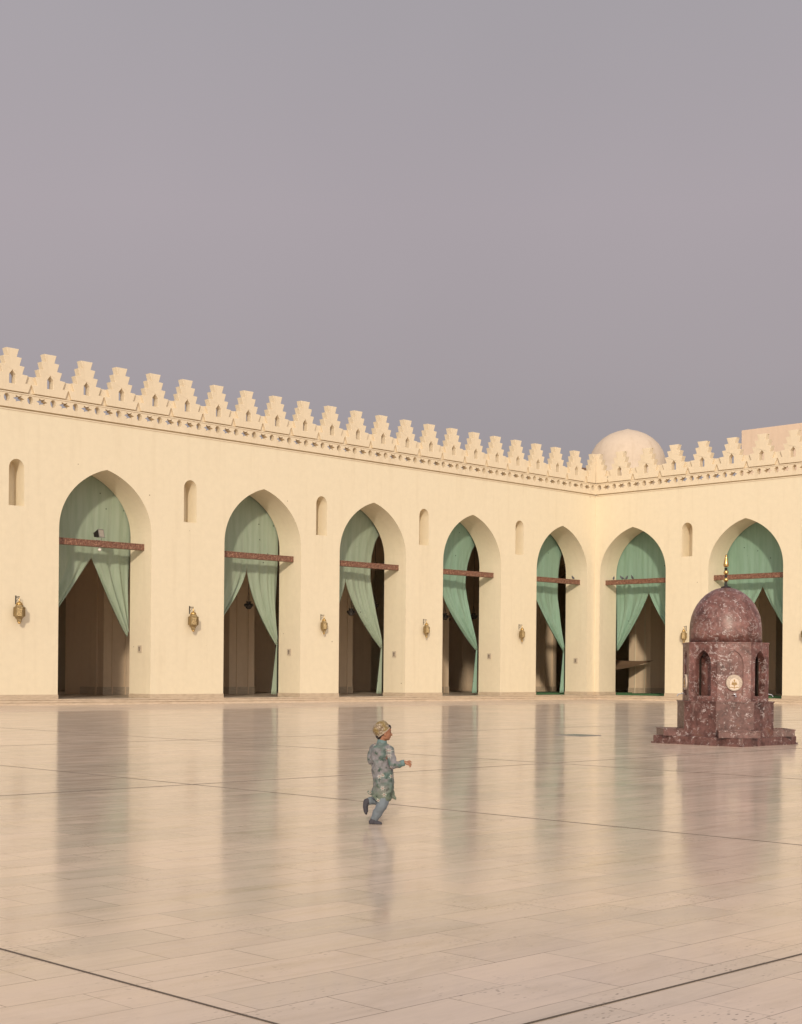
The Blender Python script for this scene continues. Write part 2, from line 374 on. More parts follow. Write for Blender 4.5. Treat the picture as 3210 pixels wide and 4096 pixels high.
# ------------------------------------------------------------------ the setting
Z0 = .26            # arcade floor level
box = lambda *a: a
g = box_obj('ground', (-900, 900, -900, 900, -.35, -.06), M['ground']); tag(g, kind='structure')
fl = box_obj('courtyard_floor', (-110, .2, -95, .2, -.05, 0), M['floor']); tag(fl, kind='structure')
for d in ((-71.112, -71.099, -95, -.9, .0005, .004), (-62.948, -62.940, -95, -.9, .0005, .003), (-55.0, -54.993, -95, -.9, .0005, .003),
          (-110, -.9, -53.506, -53.493, .0008, .0044), (-110, -.9, -41.219, -41.211, .0008, .0034), (-110, -.9, -30.5, -30.494, .0008, .0034)):
    box_obj('joint_strip', d, M['joint'], fl)
# two shallow marble steps along both walls (L shaped)
def ell(name, e, z0, z1, mat):
    bm = bmesh.new()
    prism(bm, [(-75, -e), (-e, -e), (-e, -34), (.15, -34), (.15, .15), (-75, .15)], [], z0, z1, lambda a, d, b: (a, b, d))
    bmesh.ops.bevel(bm, geom=[e_ for e_ in bm.edges if all(abs(v.co.z - z1) < 1e-4 for v in e_.verts) and len(e_.link_faces) == 2 and abs(e_.link_faces[0].normal.z) + abs(e_.link_faces[1].normal.z) < 1.5], offset=.02, segments=2, affect='EDGES')
    o = link_mesh(name, bm, mat); tag(o, kind='structure'); return o
ell('step', .85, -.02, .125, M['step']); ell('step', .885, .1252, .168, M['step']); ell('step', .45, .1685, .225, M['step']); ell('step', .48, .2252, Z0, M['step'])
bm = bmesh.new(); bx(bm, -75, 24, .15, 24, .02, Z0 - .003); bx(bm, .15, 24, -34, .149, .02, Z0 - .003)
o = link_mesh('arcade_floor', bm, M['insidefloor']); tag(o, kind='structure')

# ------------------------------------------------------------------ the mosque building
mosque = empty('mosque_building', (0, 0, 0))
tag(mosque, 'cream plastered mosque arcade of pointed arches with stepped parapet around the courtyard', 'building')
ZT = 13.09; HW = 2.53; ZS = 8.0; ZA = 10.9; TH = 1.74
L_ARCH = [-62.6, -54.6, -46.4, -37.05, -27.6, -19.8, -11.72, -3.33]
R_ARCH = [2.93, 11.07, 19.2, 27.3]
L_NICHE = [-58.6, -50.5, -41.75, -32.25, -23.65, -15.85, -7.5]
R_NICHE = [7.0, 15.15, 23.2]
def arch_pts(c, hw, zs, za, n=22):
    l = bez((c - hw, zs), (c - hw, zs + (za - zs) * .55), (c - hw * .46, za - (za - zs) * .10), (c, za), n)
    return l + [(2 * c - x, z) for x, z in l[-2::-1]]
def facade(bm, s0, s1, arches, niches, d0, d1, zt=ZT, zb=.0):
    outer = [(s0, zb)]
    for c, hw, zs, za in arches:
        outer += [(c - hw, zb)] + arch_pts(c, hw, zs, za) + [(c + hw, zb)]
    outer += [(s1, zb), (s1, zt), (s0, zt)]
    holes = []
    for c in niches:
        w = .385; l = [(c - w, 8.83), (c + w, 8.83)]
        l += [(c + x, z) for x, z in reversed([(-w, 10.48)] + [(-w * math.cos(t), 10.48 + .42 * math.sin(t)) for t in [math.pi * k / 20 for k in range(1, 20)]] + [(w, 10.48)])]
        holes.append(l)
    prism(bm, outer, holes, d0, d1)
RZ = -math.pi / 2
for s0, s1, ar, ni, rz in ((-75, TH, L_ARCH, L_NICHE, 0), (0.004, 34, R_ARCH, R_NICHE, RZ)):
    bm = bmesh.new(); facade(bm, s0, s1, [(c, HW, ZS, ZA) for c in ar], ni, 0, TH, ZT, .1)
    wall = link_mesh('arcade_wall', bm, M['wall'], mosque, rotz=rz)
    for c in ni:                                            # closed backs of the slit niches
        box_obj('niche_back', (c - .45, c + .45, .85, .95, 8.7, 11.05), M['wall'], wall)
# skirting courses, one per pier, wrapping the arch jambs
def skirts(edges, rz):
    for a, b_ in edges:
        bm = bmesh.new(); bx(bm, a - .02, b_ + .02, -.025, TH + .02, Z0 + .002, Z0 + .20)
        bmesh.ops.bevel(bm, geom=[e for e in bm.edges if all(v.co.z > Z0 + .1 for v in e.verts)], offset=.015, segments=2, affect='EDGES')
        link_mesh('skirting', bm, M['skirt'], mosque, rotz=rz)
ed = [-75] + sum([[c - HW, c + HW] for c in L_ARCH], []) + [-.03]
skirts(list(zip(ed[0::2], ed[1::2])), 0)
ed = [-.0] + sum([[c - HW, c + HW] for c in R_ARCH], []) + [34]
skirts(list(zip(ed[0::2], ed[1::2])), RZ)
# inner arcade rows
def openings(piers, s0, s1):
    res = []; cur = s0
    for a, b in piers:
        if a - cur > .5: res.append((cur, a))
        cur = b
    if s1 - cur > .5: res.append((cur, s1))
    return res
def inner(piers, s0, s1, d0, d1, rz):
    ops = openings(piers, s0, s1)
    bm = bmesh.new(); facade(bm, s0 - .3, s1 + .3, [((a + b) / 2, (b - a) / 2, 7.6, 10.8) for a, b in ops], [], d0, d1, 12.6, Z0 - .003)
    link_mesh('inner_arcade_wall', bm, M['inner'], mosque, rotz=rz)
LP = [(-64.2, -62.3), (-56.0, -54.1), (-47.8, -45.9), (-39.5, -37.6), (-31.2, -29.35), (-22.66, -20.8), (-15.0, -12.9), (-6.3, -4.1), (5.4, 7.28)]
inner(LP, -74.6, 6.98, 9.0, 11.2, 0)
inner(LP + [(13.0, 14.5)], -74.6, 14.6, 16.5, 18.5, 0)
RP = [(-2.6, -.8), (5.6, 7.6), (13.6, 15.8), (21.8, 24.0)]
inner(RP, -11.5, 33.6, 7.3, 9.4, RZ)
inner(RP, -18.2, 33.6, 15.0, 17.0, RZ)
box_obj('inner_pier', (-31.18, -29.37, 11.201, 12.8, Z0 - .002, 12.59), M['inner'], mosque)
# engaged pilaster strips on the inner piers
for a, b_ in LP:
    for x in (a + .55, b_ - .45):
        box_obj('pilaster_strip', (x - .035, x + .035, 8.962, 8.9985, Z0, 7.4), M['inner'], mosque)
    box_obj('pilaster_strip', (a - .05, a - .0015, 9.6, 9.75, Z0, 7.4), M['inner'], mosque)
    box_obj('skirting', (a - .03, min(b_ + .03, 7.28), 8.97, 11.23, Z0 + .002, Z0 + .42), M['skirt'], mosque)
for a, b_ in RP:
    for x in (a + .55, b_ - .45):
        box_obj('pilaster_strip', (x - .035, x + .035, 7.262, 7.2985, Z0, 7.4), M['wall'], mosque, rotz=RZ)
    box_obj('skirting', (a - .03, b_ + .03, 7.27, 9.43, Z0 + .002, Z0 + .42), M['skirt'], mosque, rotz=RZ)
bm = bmesh.new(); bx(bm, -75, 24.5, 24, 24.5, 0, 12.6); bx(bm, 24, 24.5, -34, 23.999, 0, 12.6)
bx(bm, -75.5, -75.001, 0.001, 24.5, 0, 12.6); bx(bm, 0, 24.5, -34.5, -34.001, 0, 12.6)
link_mesh('outer_wall', bm, M['wall'], mosque)
bm = bmesh.new(); bx(bm, -75, 24.5, TH + .001, 24.5, 12.6, 12.93); bx(bm, TH + .001, 24.5, -34, TH, 12.6, 12.93)
link_mesh('flat_roof', bm, M['roof'], mosque)

# pierced frieze under the merlons
FZ0, FZ1 = 13.165, 13.84
def star(c, z):
    pts = []
    ang = [(0.285, 0.0), (.135, .065), (.155, .155), (.03, .10), (-.03, .10), (-.155, .155), (-.135, .065), (-.285, 0), (-.135, -.065), (-.155, -.155), (-.03, -.10), (.03, -.10), (.155, -.155), (.135, -.065)]
    return [(c + a, z + b) for a, b in ang]
def hexa(c, z):
    return [(c + .160 * math.cos(t) * (1.05 if k % 2 else .95), z + .185 * math.sin(t)) for k, t in enumerate([math.pi / 8 + math.pi * k / 4 for k in range(8)])]
for s0, s1, rz in ((-75, 0.0, 0), (0.0, 34, RZ)):
    holes = []; i = 0
    sgn = -1 if rz == 0 else 1; s = .2915
    while s < (74.5 if rz == 0 else 33.6):
        holes.append((hexa if i % 2 == 0 else star)(sgn * s, 13.57)); i += 1; s += .583
    bm = bmesh.new()
    # split in chunks: keeps the tessellation tidy
    step_ = 4.664; a = 0
    while a < abs(s1 - s0) - .1:
        b_ = min(a + step_, abs(s1 - s0)); lo, hi = (sgn * a, sgn * b_) if sgn > 0 else (sgn * b_, sgn * a)
        hs = [h for h in holes if lo < sum(p[0] for p in h) / len(h) < hi]
        chunk = bmesh.new(); prism(chunk, [(lo, FZ0), (hi, FZ0), (hi, FZ1), (lo, FZ1)], hs, 0, .33)
        me = bpy.data.meshes.new('tmp'); chunk.to_mesh(me); chunk.free(); bm.from_mesh(me); bpy.data.meshes.remove(me)
        a = b_
    link_mesh('pierced_frieze', bm, M['merlon'], mosque, rotz=rz)
    # recessed shadow grooves above and below the frieze
    bm = bmesh.new(); e0, e1 = (s0, s1 + .35) if rz == 0 else (s0 + .0, s1)
    bx(bm, e0, e1, .15, .325, ZT, FZ0); bx(bm, e0, e1, .15, .325, FZ1, FZ1 + .05)
    link_mesh('groove_course', bm, M['merlon'], mosque, rotz=rz)
    # projecting fillets just under each groove
    bm = bmesh.new(); bx(bm, s0, s1 if rz == 0 else s1, -.03, -.001, ZT - .06, ZT - .012); bx(bm, s0, s1, -.03, -.001, FZ1 - .055, FZ1 - .01)
    link_mesh('moulding', bm, M['merlon'], mosque, rotz=rz)
    # low infill between merlons, set back behind their faces
    bm = bmesh.new(); PP = 1.906 if rz == 0 else 2.05; c0 = -1.97 if rz == 0 else 1.86
    kk = -1 if rz == 0 else 1; edge = 0.0; cc = c0
    while abs(cc) < abs(s0 - s1):
        lo, hi = sorted((edge, cc - kk * .20)); bx(bm, lo, hi + (.2 if rz == 0 and edge == 0 else 0), .13, .26, FZ1 + .051, FZ1 + .80)
        edge = cc + kk * .20; cc += kk * PP
    link_mesh('parapet_infill', bm, M['merlon'], mosque, rotz=rz)
def merlon_full(P, half=None):
    zb = FZ1 + .052; k = P / 1.906
    prof = [(.79 * k, 0), (.93 * k, .38), (.65 * k, .40), (.775 * k, .76), (.49 * k, .78), (.60 * k, 1.13), (.35 * k, 1.15), (.455 * k, 1.50), (.205 * k, 1.52), (.31 * k, 1.87)]
    out_ = [(x, zb + z) for x, z in prof]
    w = .158 * k; win = [(-w, zb + .32), (w, zb + .32), (w, zb + .72), (0, zb + .92), (-w, zb + .72)]
    bm = bmesh.new()
    if half is None:
        prism(bm, out_ + [(-x, z) for x, z in reversed(out_)], [win], 0.002, .38)
    else:
        o2 = [(0, zb)] + out_ + [(0, zb + 1.87)]
        prism(bm, [(half * x, z) for x, z in o2], [], 0.002, .38)
    rnd = [e for e in bm.edges if len(e.link_faces) == 2 and e.calc_face_angle(0) > .5 and abs(e.verts[0].co.y - e.verts[1].co.y) < 1e-4]
    bmesh.ops.bevel(bm, geom=rnd, offset=.012, segments=1, affect='EDGES')
    return bm
PL, PR = 1.906, 2.05
proto = link_mesh('merlon', merlon_full(PL), M['merlon'], mosque, loc=(-1.97, 0, 0))
for i in range(1, 36): 
    o = proto.copy(); C.objects.link(o); o.parent = mosque; o.location = (-1.97 - PL * i, 0, 0); o.name = 'merlon'
protoR = link_mesh('merlon', merlon_full(PR), M['merlon'], mosque, loc=(0, -1.86, 0), rotz=RZ)
for i in range(1, 15):
    o = protoR.copy(); C.objects.link(o); o.parent = mosque; o.location = (0, -1.86 - PR * i, 0); o.name = 'merlon'
link_mesh('merlon', merlon_full(PL, -1), M['merlon'], mosque, loc=(0.0, 0, 0))
link_mesh('merlon', merlon_full(PR, 1), M['merlon'], mosque, rotz=RZ)

# tie beams in the arches
beams = {}
bproto = None
for side, arr, rz in (('L', L_ARCH, 0), ('R', R_ARCH, RZ)):
    for i, c in enumerate(arr):
        if bproto is None:
            bm = bmesh.new(); bx(bm, -HW + .004, HW - .004, -.14, .14, -.15, .15)
            bmesh.ops.bevel(bm, geom=bm.edges[:], offset=.012, segments=1, affect='EDGES')
            bx(bm, -HW + .02, HW - .02, -.155, -.1405, -.145, -.11); bx(bm, -HW + .02, HW - .02, -.155, -.1405, .11, .145)
            bproto = link_mesh('tie_beam', bm, M['wood'], mosque); o = bproto
        else:
            o = bproto.copy(); C.objects.link(o); o.parent = mosque; o.name = 'tie_beam'
        o.location = (c, .72, 7.50) if rz == 0 else (.72, -c, 7.50); o.rotation_euler = (0, 0, rz)

# dome behind the corner, plain block on the roof, little roof vent
dm = Vector((11.9, 6.25, 0))
bm = bmesh.new(); lathe(bm, [(2.86, 12.93), (2.86, 15.9), (3.02, 15.95), (3.02, 16.1), (2.80, 16.15), (2.80, 16.9), (2.74, 17.4), (2.58, 17.9), (2.28, 18.4), (1.85, 18.82), (1.35, 19.14), (.8, 19.36), (.35, 19.47), (.08, 19.56), (.01, 19.58)], 64, dm.x, dm.y)
link_mesh('dome', bm, M['dome'], mosque, smooth=True)
box_obj('roof_block', (8, 20, -32, -5.75, 12.93, 17.65), M['roofwall'], mosque, bev=.03)
bm = bmesh.new(); bx(bm, 1.9, 2.9, 2.6, 3.6, 12.93, 14.75); bx(bm, 1.7, 3.1, 2.4, 3.8, 15.15, 15.32)
for x, y in ((1.95, 2.65), (2.85, 2.65), (1.95, 3.55), (2.85, 3.55)): bx(bm, x - .06, x + .06, y - .06, y + .06, 14.75, 15.15)
link_mesh('roof_vent', bm, M['darkbrick'], mosque)

# ------------------------------------------------------------------ local frames for things at arches
def place(o, side, s, d, z):
    if side == 'L': o.location = (s, d, z); o.rotation_euler = (0, 0, 0)
    else: o.location = (d, -s, z); o.rotation_euler = (0, 0, RZ)

# ------------------------------------------------------------------ curtains
def interp(tab, z):
    if z >= tab[0][0]: return tab[0][1]
    for (z0, a), (z1, b_) in zip(tab, tab[1:]):
        if z1 <= z <= z0:
            t = (z0 - z) / (z0 - z1); t = t * t * (3 - 2 * t) if False else t
            return a + (b_ - a) * t
    return tab[-1][1]
def curtain(side, c, split, zsplit, gap, mat, label, seed, tail=(0, 1), tieR=3.0, tieL=3.0, straight=1.25, mirror=False):
    rng = random.Random(seed)
    tab = [(11.2, .12), (9.6, .06), (9.0, -.45 * gap), (8.2, -.80 * gap), (7.4, -.96 * gap), (6.8, -1.0 * gap), (6.0, -.9 * gap), (5.0, -.68 * gap), (4.2, -.42 * gap), (3.4, -.12 * gap), (tieR, .0), (0, 0)]
    NU = 30; up = 26; dn = 30
    bm = bmesh.new()
    ph = [rng.uniform(0, 6.3) for _ in range(6)]
    def fold(u, amt, k):
        return amt * (math.sin(u * 15 + ph[k]) * .6 + math.sin(u * 29 + ph[k + 1] + 1.5 * math.sin(u * 5)) * .55 + .3 * math.sin(u * 47 + ph[k + 2]))
    def posU(u, side_, z):       # upper sheet
        right = HW + .12 + (interp(tab, z) - .12 if gap else 0)
        s = split + (right - split) * u if side_ > 0 else split + (-HW - .14 - split) * u
        tz = max(0, (9.4 - z) / (9.4 - zsplit))
        d = 1.80 + .05 + .06 * math.sin(z * .8 + ph[5]) + fold(u, .012 + .028 * tz * tz, 0 if side_ > 0 else 3)
        d += (.25 * gap * u * u * (1 if z < 9.6 else max(0, 1 - (z - 9.6) / .8)) if side_ > 0 else 0)
        return (s, max(d, 1.765), z)
    def posL(u, side_, t):
        zt = (tieR if side_ > 0 else tieL)
        zb = zt + .38 * u
        z = zsplit + (zb - zsplit) * t
        right = HW + (interp(tab, z) - 0 if gap else .12 * (1 - t))
        s_end = HW - .05 if side_ > 0 else -HW + .05
        inner_ = split + (s_end - split) * (t ** straight)
        outer_ = right if side_ > 0 else -HW - .14 * (1 - t)
        e = u ** (1 + .5 * t)
        s = inner_ * (1 - e) + outer_ * e
        amt = .04 + .10 * math.sin(min(1, t * 1.3) * math.pi * .62)
        if t > .85: amt *= 1 - .5 * (t - .85) / .15
        d = 1.85 + .06 * math.sin(z * .8 + ph[5]) * (1 - t) + fold(u, amt, 0 if side_ > 0 else 3)
        d += (.25 * gap * u * u * (1 - t) if side_ > 0 else 0)
        return (s, max(d, 1.765), z)
    cols = [(1 - i / NU, -1) for i in range(NU)] + [(i / NU, 1) for i in range(NU + 1)]
    grid = []
    for j in range(up + 1):
        z = 11.2 + (zsplit - 11.2) * j / up
        grid.append([bm.verts.new(posU(u, sd, z)) for u, sd in cols])
    for j in range(up):
        for i in range(len(cols) - 1): bm.faces.new((grid[j][i], grid[j][i + 1], grid[j + 1][i + 1], grid[j + 1][i]))
    last = grid[-1]
    for sd in (-1, 1):
        row = last[:NU + 1][::-1] if sd < 0 else last[NU:]
        for j in range(1, dn + 1):
            new = [bm.verts.new(posL(i / NU, sd, j / dn)) for i in range(NU + 1)]
            for i in range(NU): bm.faces.new((row[i], row[i + 1], new[i + 1], new[i]) if sd > 0 else (row[i + 1], row[i], new[i], new[i + 1]))
            row = new
        if tail[0 if sd < 0 else 1]:
            zt = tieR if sd > 0 else tieL; row = None
            for j in range(0, 15):
                t = j / 14; z = zt + .2 + (Z0 + .12 - zt - .2) * t; wd = .03 + .36 * t
                new = [bm.verts.new((sd * (HW - .02 - wd * (i / 12)), max(1.765, 1.86 + .05 * math.sin(i * 2.1 + ph[0])), z + .02 * math.sin(i * 1.7) * t)) for i in range(13)]
                if row:
                    for i in range(12): bm.faces.new((row[i], row[i + 1], new[i + 1], new[i]))
                row = new
    if mirror:
        for v in bm.verts: v.co.x = -v.co.x
    o = link_mesh('curtain', bm, mat, smooth=True)
    sm = o.modifiers.new('thickness', 'SOLIDIFY'); sm.thickness = .006; sm.offset = 0
    place(o, side, c, 0, 0)
    tag(o, label, 'curtain', 'green curtains hung in the arches')
    return o
curtain('L', -37.05, .42, 6.92, 0, M['curtain'], 'faded green curtain behind the beam that carries the floodlight', 1, (0, 0), 3.2, 3.1, 1.05)
curtain('L', -27.6, .36, 6.98, .04, M['curtain'], 'parted green curtain in the second arch from the left', 2, (0, 1), 2.95, 3.0, 1.45)
curtain('L', -19.8, -.42, 6.9, .84, M['curtain'], 'green curtain in the third arch from the left, pulled off its right edge', 3, (0, 1), 2.9, 3.0, 1.5)
curtain('L', -11.72, -.75, 6.95, .86, M['curtain_fresh'], 'green curtain swept right across the all-dark fourth arch from the left', 4, (0, 1), 2.95, 3.0, 1.4)
curtain('L', -3.33, -.65, 6.7, .56, M['curtain_fresh'], 'narrow looking green curtain in the last arch of the left wall before the corner', 5, (0, 1), 2.95, 3.0, 1.15)
curtain('R', 2.93, -.02, 6.9, 0, M['curtain_fresh'], 'green curtain parted over a sunlit pier in the arch right of the corner', 6, (0, 0), 3.1, 3.1, 1.15)
curtain('R', 11.07, .05, 6.95, 0, M['curtain_fresh'], 'green curtain in the arch behind the red marble kiosk', 8, (0, 0), 3.1, 3.1, 1.15)

# ------------------------------------------------------------------ brass wall lanterns
def make_lantern():
    r = empty('wall_lantern')
    bm = bmesh.new(); bx(bm, -.025, .025, -.02, -.002, .34, .74); bx(bm, -.015, .015, -.34, -.02, .66, .69)
    tube(bm, [(0, -.02, .48), (0, -.16, .52), (0, -.24, .60), (0, -.22, .66)], .010, 6)
    link_mesh('bracket', bm, M['dark'], r)
    bm = bmesh.new()
    rot = [math.pi / 6 + k * math.pi / 3 for k in range(6)]
    def hexring(rad, z): return [bm.verts.new((rad * math.cos(a), -.34 + rad * math.sin(a), z)) for a in rot]
    prof = [(.02, -.52), (.10, -.50), (.115, -.42), (.13, -.36), (.21, -.26), (.265, -.24), (.265, -.22), (.25, -.21), (.25, .14), (.265, .15), (.265, .18), (.20, .21), (.155, .30)]
    rings = [hexring(*p) for p in prof]
    for a, b_ in zip(rings, rings[1:]):
        for k in range(6): bm.faces.new((a[k], a[(k + 1) % 6], b_[(k + 1) % 6], b_[k]))
    bm.faces.new(rings[0][::-1]); bm.faces.new(rings[-1])
    for a in rot: tube(bm, [(.262 * math.cos(a), -.34 + .262 * math.sin(a), -.22), (.262 * math.cos(a), -.34 + .262 * math.sin(a), .16)], .013, 6)
    link_mesh('lantern_body', bm, M['brass'], r)
    bm = bmesh.new(); lathe(bm, [(.155, .30), (.15, .34), (.125, .39), (.08, .43), (.04, .45), (.03, .50), (.015, .56), (.012, .66)], 24, 0, -.34)
    link_mesh('dome_cap', bm, M['gold'], r, smooth=True)
    bm = bmesh.new(); ball(bm, (0, -.34, -.53), (.075, .075, .06), 16); link_mesh('bottom_finial', bm, M['gold'], r, smooth=True)
    for o in r.children:
        for v in o.data.vertices: v.co *= .95
    return r
lp = make_lantern()
lan = [('L', -41.75, 4.15, 'brass lantern at the far left edge, on the pier left of the floodlight arch'),
       ('L', -32.25, 4.05, 'brass lantern on the second pier from the left, right of the floodlight arch'),
       ('L', -23.65, 4.05, 'brass lantern on the pier between the second and third arches from the left'),
       ('L', -15.85, 4.05, 'brass lantern on the pier between the third and fourth arches from the left'),
       ('L', -7.5, 4.0, 'brass lantern on the last pier of the left wall before the corner'),
       ('R', 7.0, 4.0, 'brass lantern on the right wall, just left of the red marble kiosk'),
       ('R', 15.15, 4.0, 'brass lantern cut by the right edge of the photo, beyond the kiosk')]
slim = copy_tree(lp)
for o in slim.children:
    o.data = o.data.copy()
    for v in o.data.vertices:
        v.co.x *= .68; v.co.y = v.co.y * .82; v.co.z *= .85
for i, (sd, s, z, lab) in enumerate(lan):
    o = lp if i == 0 else copy_tree(lp) if i == 1 else slim if i == 2 else copy_tree(slim)
    place(o, sd, s, 0, z); tag(o, lab, 'lantern', 'brass lanterns on the courtyard walls')

# ------------------------------------------------------------------ socket boxes on the jambs
def make_socket():
    r = empty('socket_box')
    box_obj('back_plate', (-.03, 0, -.16, .16, -.17, .17), M['plate'], r, bev=.008)
    bm = bmesh.new(); tube(bm, [(-.028, 0, .05), (-.06, 0, .05)], .07, 6); bx(bm, -.05, -.031, -.05, .05, -.10, .03); link_mesh('outlet', bm, M['socket'], r)
    return r
sp = make_socket()
names = ['the floodlight arch, leftmost in view', 'the second arch from the left', 'the third arch from the left', 'the fourth arch from the left', 'the arch just left of the corner']
for i, c in enumerate(L_ARCH[3:]):
    o = sp if i == 0 else copy_tree(sp)
    o.location = (c + HW - .001, .87, 2.62 if i < 4 else 2.45)
    tag(o, 'small square socket box on the right jamb of ' + names[i], 'socket', 'socket boxes on the arch jambs')

# ------------------------------------------------------------------ floodlight and bulb on the first beam
r = empty('floodlight', (-37.0, .70, 7.652))
bm = bmesh.new(); tube(bm, [(-.20, 0, .14), (-.20, 0, .012), (.20, 0, .012), (.20, 0, .14)], .016, 6); bx(bm, -.10, .10, -.06, .06, .0, .012)
link_mesh('mounting_bracket', bm, M['steel'], r)
bm = bmesh.new()
A = [(-.20, -.13, .12), (.20, -.13, .12), (.20, -.13, .50), (-.20, -.13, .50)]; B = [(-.12, .17, .20), (.12, .17, .20), (.12, .17, .42), (-.12, .17, .42)]
va = [bm.verts.new(p) for p in A]; vb = [bm.verts.new(p) for p in B]
bm.faces.new(va[::-1]); bm.faces.new(vb)
for k in range(4): bm.faces.new((va[k], va[(k + 1) % 4], vb[(k + 1) % 4], vb[k]))
for k in range(5): bx(bm, -.13 + k * .06, -.12 + k * .06, .10, .21, .20, .42)
bmesh.ops.rotate(bm, verts=bm.verts[:], cent=(0, 0, .3), matrix=Matrix.Rotation(R(-12), 3, 'X'))
hs = link_mesh('housing', bm, M['dark'], r)
bm = bmesh.new()
for d in ((-.21, .21, -.15, -.131, .11, .145), (-.21, .21, -.15, -.131, .475, .51), (-.21, -.175, -.15, -.131, .145, .475), (.175, .21, -.15, -.131, .145, .475)): bx(bm, *d)
bmesh.ops.rotate(bm, verts=bm.verts[:], cent=(0, 0, .3), matrix=Matrix.Rotation(R(-12), 3, 'X'))
link_mesh('front_frame', bm, mat_plain('grey_paint', (.20, .19, .18), .5), r)
bm = bmesh.new(); bx(bm, -.174, .174, -.142, -.134, .146, .474)
bmesh.ops.rotate(bm, verts=bm.verts[:], cent=(0, 0, .3), matrix=Matrix.Rotation(R(-12), 3, 'X'))
link_mesh('lens', bm, mat_plain('lamp_lens', (.36, .33, .28), .15, .0, .25, 14), r)
r.rotation_euler = (0, 0, R(20))
tag(r, 'square grey floodlight standing on the tie beam of the leftmost arch', 'floodlight')
r = empty('light_bulb', (-36.95, .72, 7.33))
bm = bmesh.new(); lathe(bm, [(.03, -.02), (.075, -.06), (.085, -.10), (.06, -.15), (.02, -.165)], 20); link_mesh('bulb', bm, M['white'], r, smooth=True)
bm = bmesh.new(); tube(bm, [(0, 0, .016), (0, 0, -.03)], .04, 12); link_mesh('lamp_holder', bm, M['white'], r)
tag(r, 'small white bulb fixed under the beam below the floodlight', 'light bulb')

# ------------------------------------------------------------------ glass lamps hanging in the dim aisles
def make_pendant():
    r = empty('hanging_lamp')
    bm = bmesh.new(); tube(bm, [(0, 0, .22), (.02, 0, 3.0), (0, 0, 7.4)], .014, 6)
    for k in range(3):
        a = k * 2.094; tube(bm, [(.13 * math.cos(a), .13 * math.sin(a), .12), (0, 0, .75)], .008, 5)
    link_mesh('cord', bm, M['cable'], r)
    bm = bmesh.new(); lathe(bm, [(.10, -.22), (.17, -.14), (.19, -.04), (.12, .06), (.14, .16), (.17, .20)], 24); link_mesh('glass_body', bm, M['glassdark'], r, smooth=True)
    for k in range(6):
        bm = bmesh.new(); a = k * math.pi / 3; ball(bm, (.20 * math.cos(a), .20 * math.sin(a), .0), (.075, .075, .09), 12); link_mesh('glass_cup', bm, M['glassdark'], r, smooth=True)
    return r
pp = make_pendant()
for i, (x, y, z, lab) in enumerate([(-24.9, 4.5, 5.2, 'dark glass lamp hanging in the gap of the second arch from the left'),
        (-17.15, 4.6, 5.1, 'dark glass lamp hanging at the left of the third arch from the left'),
        (-8.6, 11.5, 6.0, 'dim glass lamp in the dark strip right of the third arch curtain'),
        (-9.3, 4.5, 5.1, 'dark glass lamp at the left edge of the fourth arch from the left'),
        (-1.6, 11.5, 5.3, 'dim glass lamp low in the middle of the dark fourth arch from left'),
        (1.1, 11.5, 5.6, 'glass lamp in the dark strip right of the fourth arch curtain'),
        (8.1, 11.5, 5.2, 'dim glass lamp in the dark of the last arch left of the corner')]):
    o = pp if i == 0 else copy_tree(pp)
    o.location = (x, y, z); tag(o, lab, 'hanging lamp', 'glass lamps hanging in the arcade')

# green carpet runner seen low in the arches by the corner
bm = bmesh.new(); bx(bm, -3.6, 6.9, 2.0, 6.9, Z0 + .001, Z0 + .10); 
tag(link_mesh('carpet', bm, M['carpet']), 'thick dark green carpet edge inside the last arch of the left wall', 'carpet', 'green carpets in the arcade')
bm = bmesh.new(); bx(bm, 1.9, 6.9, -33, -.2, Z0 + .001, Z0 + .10)
tag(link_mesh('carpet', bm, M['carpet']), 'dark green carpet on the floor behind the right wall arches', 'carpet', 'green carpets in the arcade')

# slack triangular tarpaulin strung inside the arch right of the corner
bm = bmesh.new(); T0, T1, T2 = Vector((6.85, .22, 2.55)), Vector((6.2, 4.2, 2.75)), Vector((3.2, 1.9, 1.75)); g_ = []
for i in range(17):
    row = []
    for j in range(17 - i + 0 if False else 17):
        a_, b_ = i / 16, j / 16; p_ = T0.lerp(T1.lerp(T2, b_), a_); p_.z -= .30 * a_ * (1 - b_) * b_ * 2 + .12 * math.sin(a_ * math.pi); p_.z += .03 * math.sin(b_ * 14) * a_
        row.append(bm.verts.new(p_))
    g_.append(row)
for i in range(16):
    for j in range(16): bm.faces.new((g_[i][j], g_[i][j + 1], g_[i + 1][j + 1], g_[i + 1][j]))
bmesh.ops.remove_doubles(bm, verts=bm.verts[:], dist=1e-4)
o = link_mesh('tarpaulin', bm, mat_plain('brown_canvas', (.22, .14, .085), .85), smooth=True); sm = o.modifiers.new('t', 'SOLIDIFY'); sm.thickness = .01
tag(o, 'brown triangular tarpaulin stretched inside the arch right of the corner', 'tarpaulin')

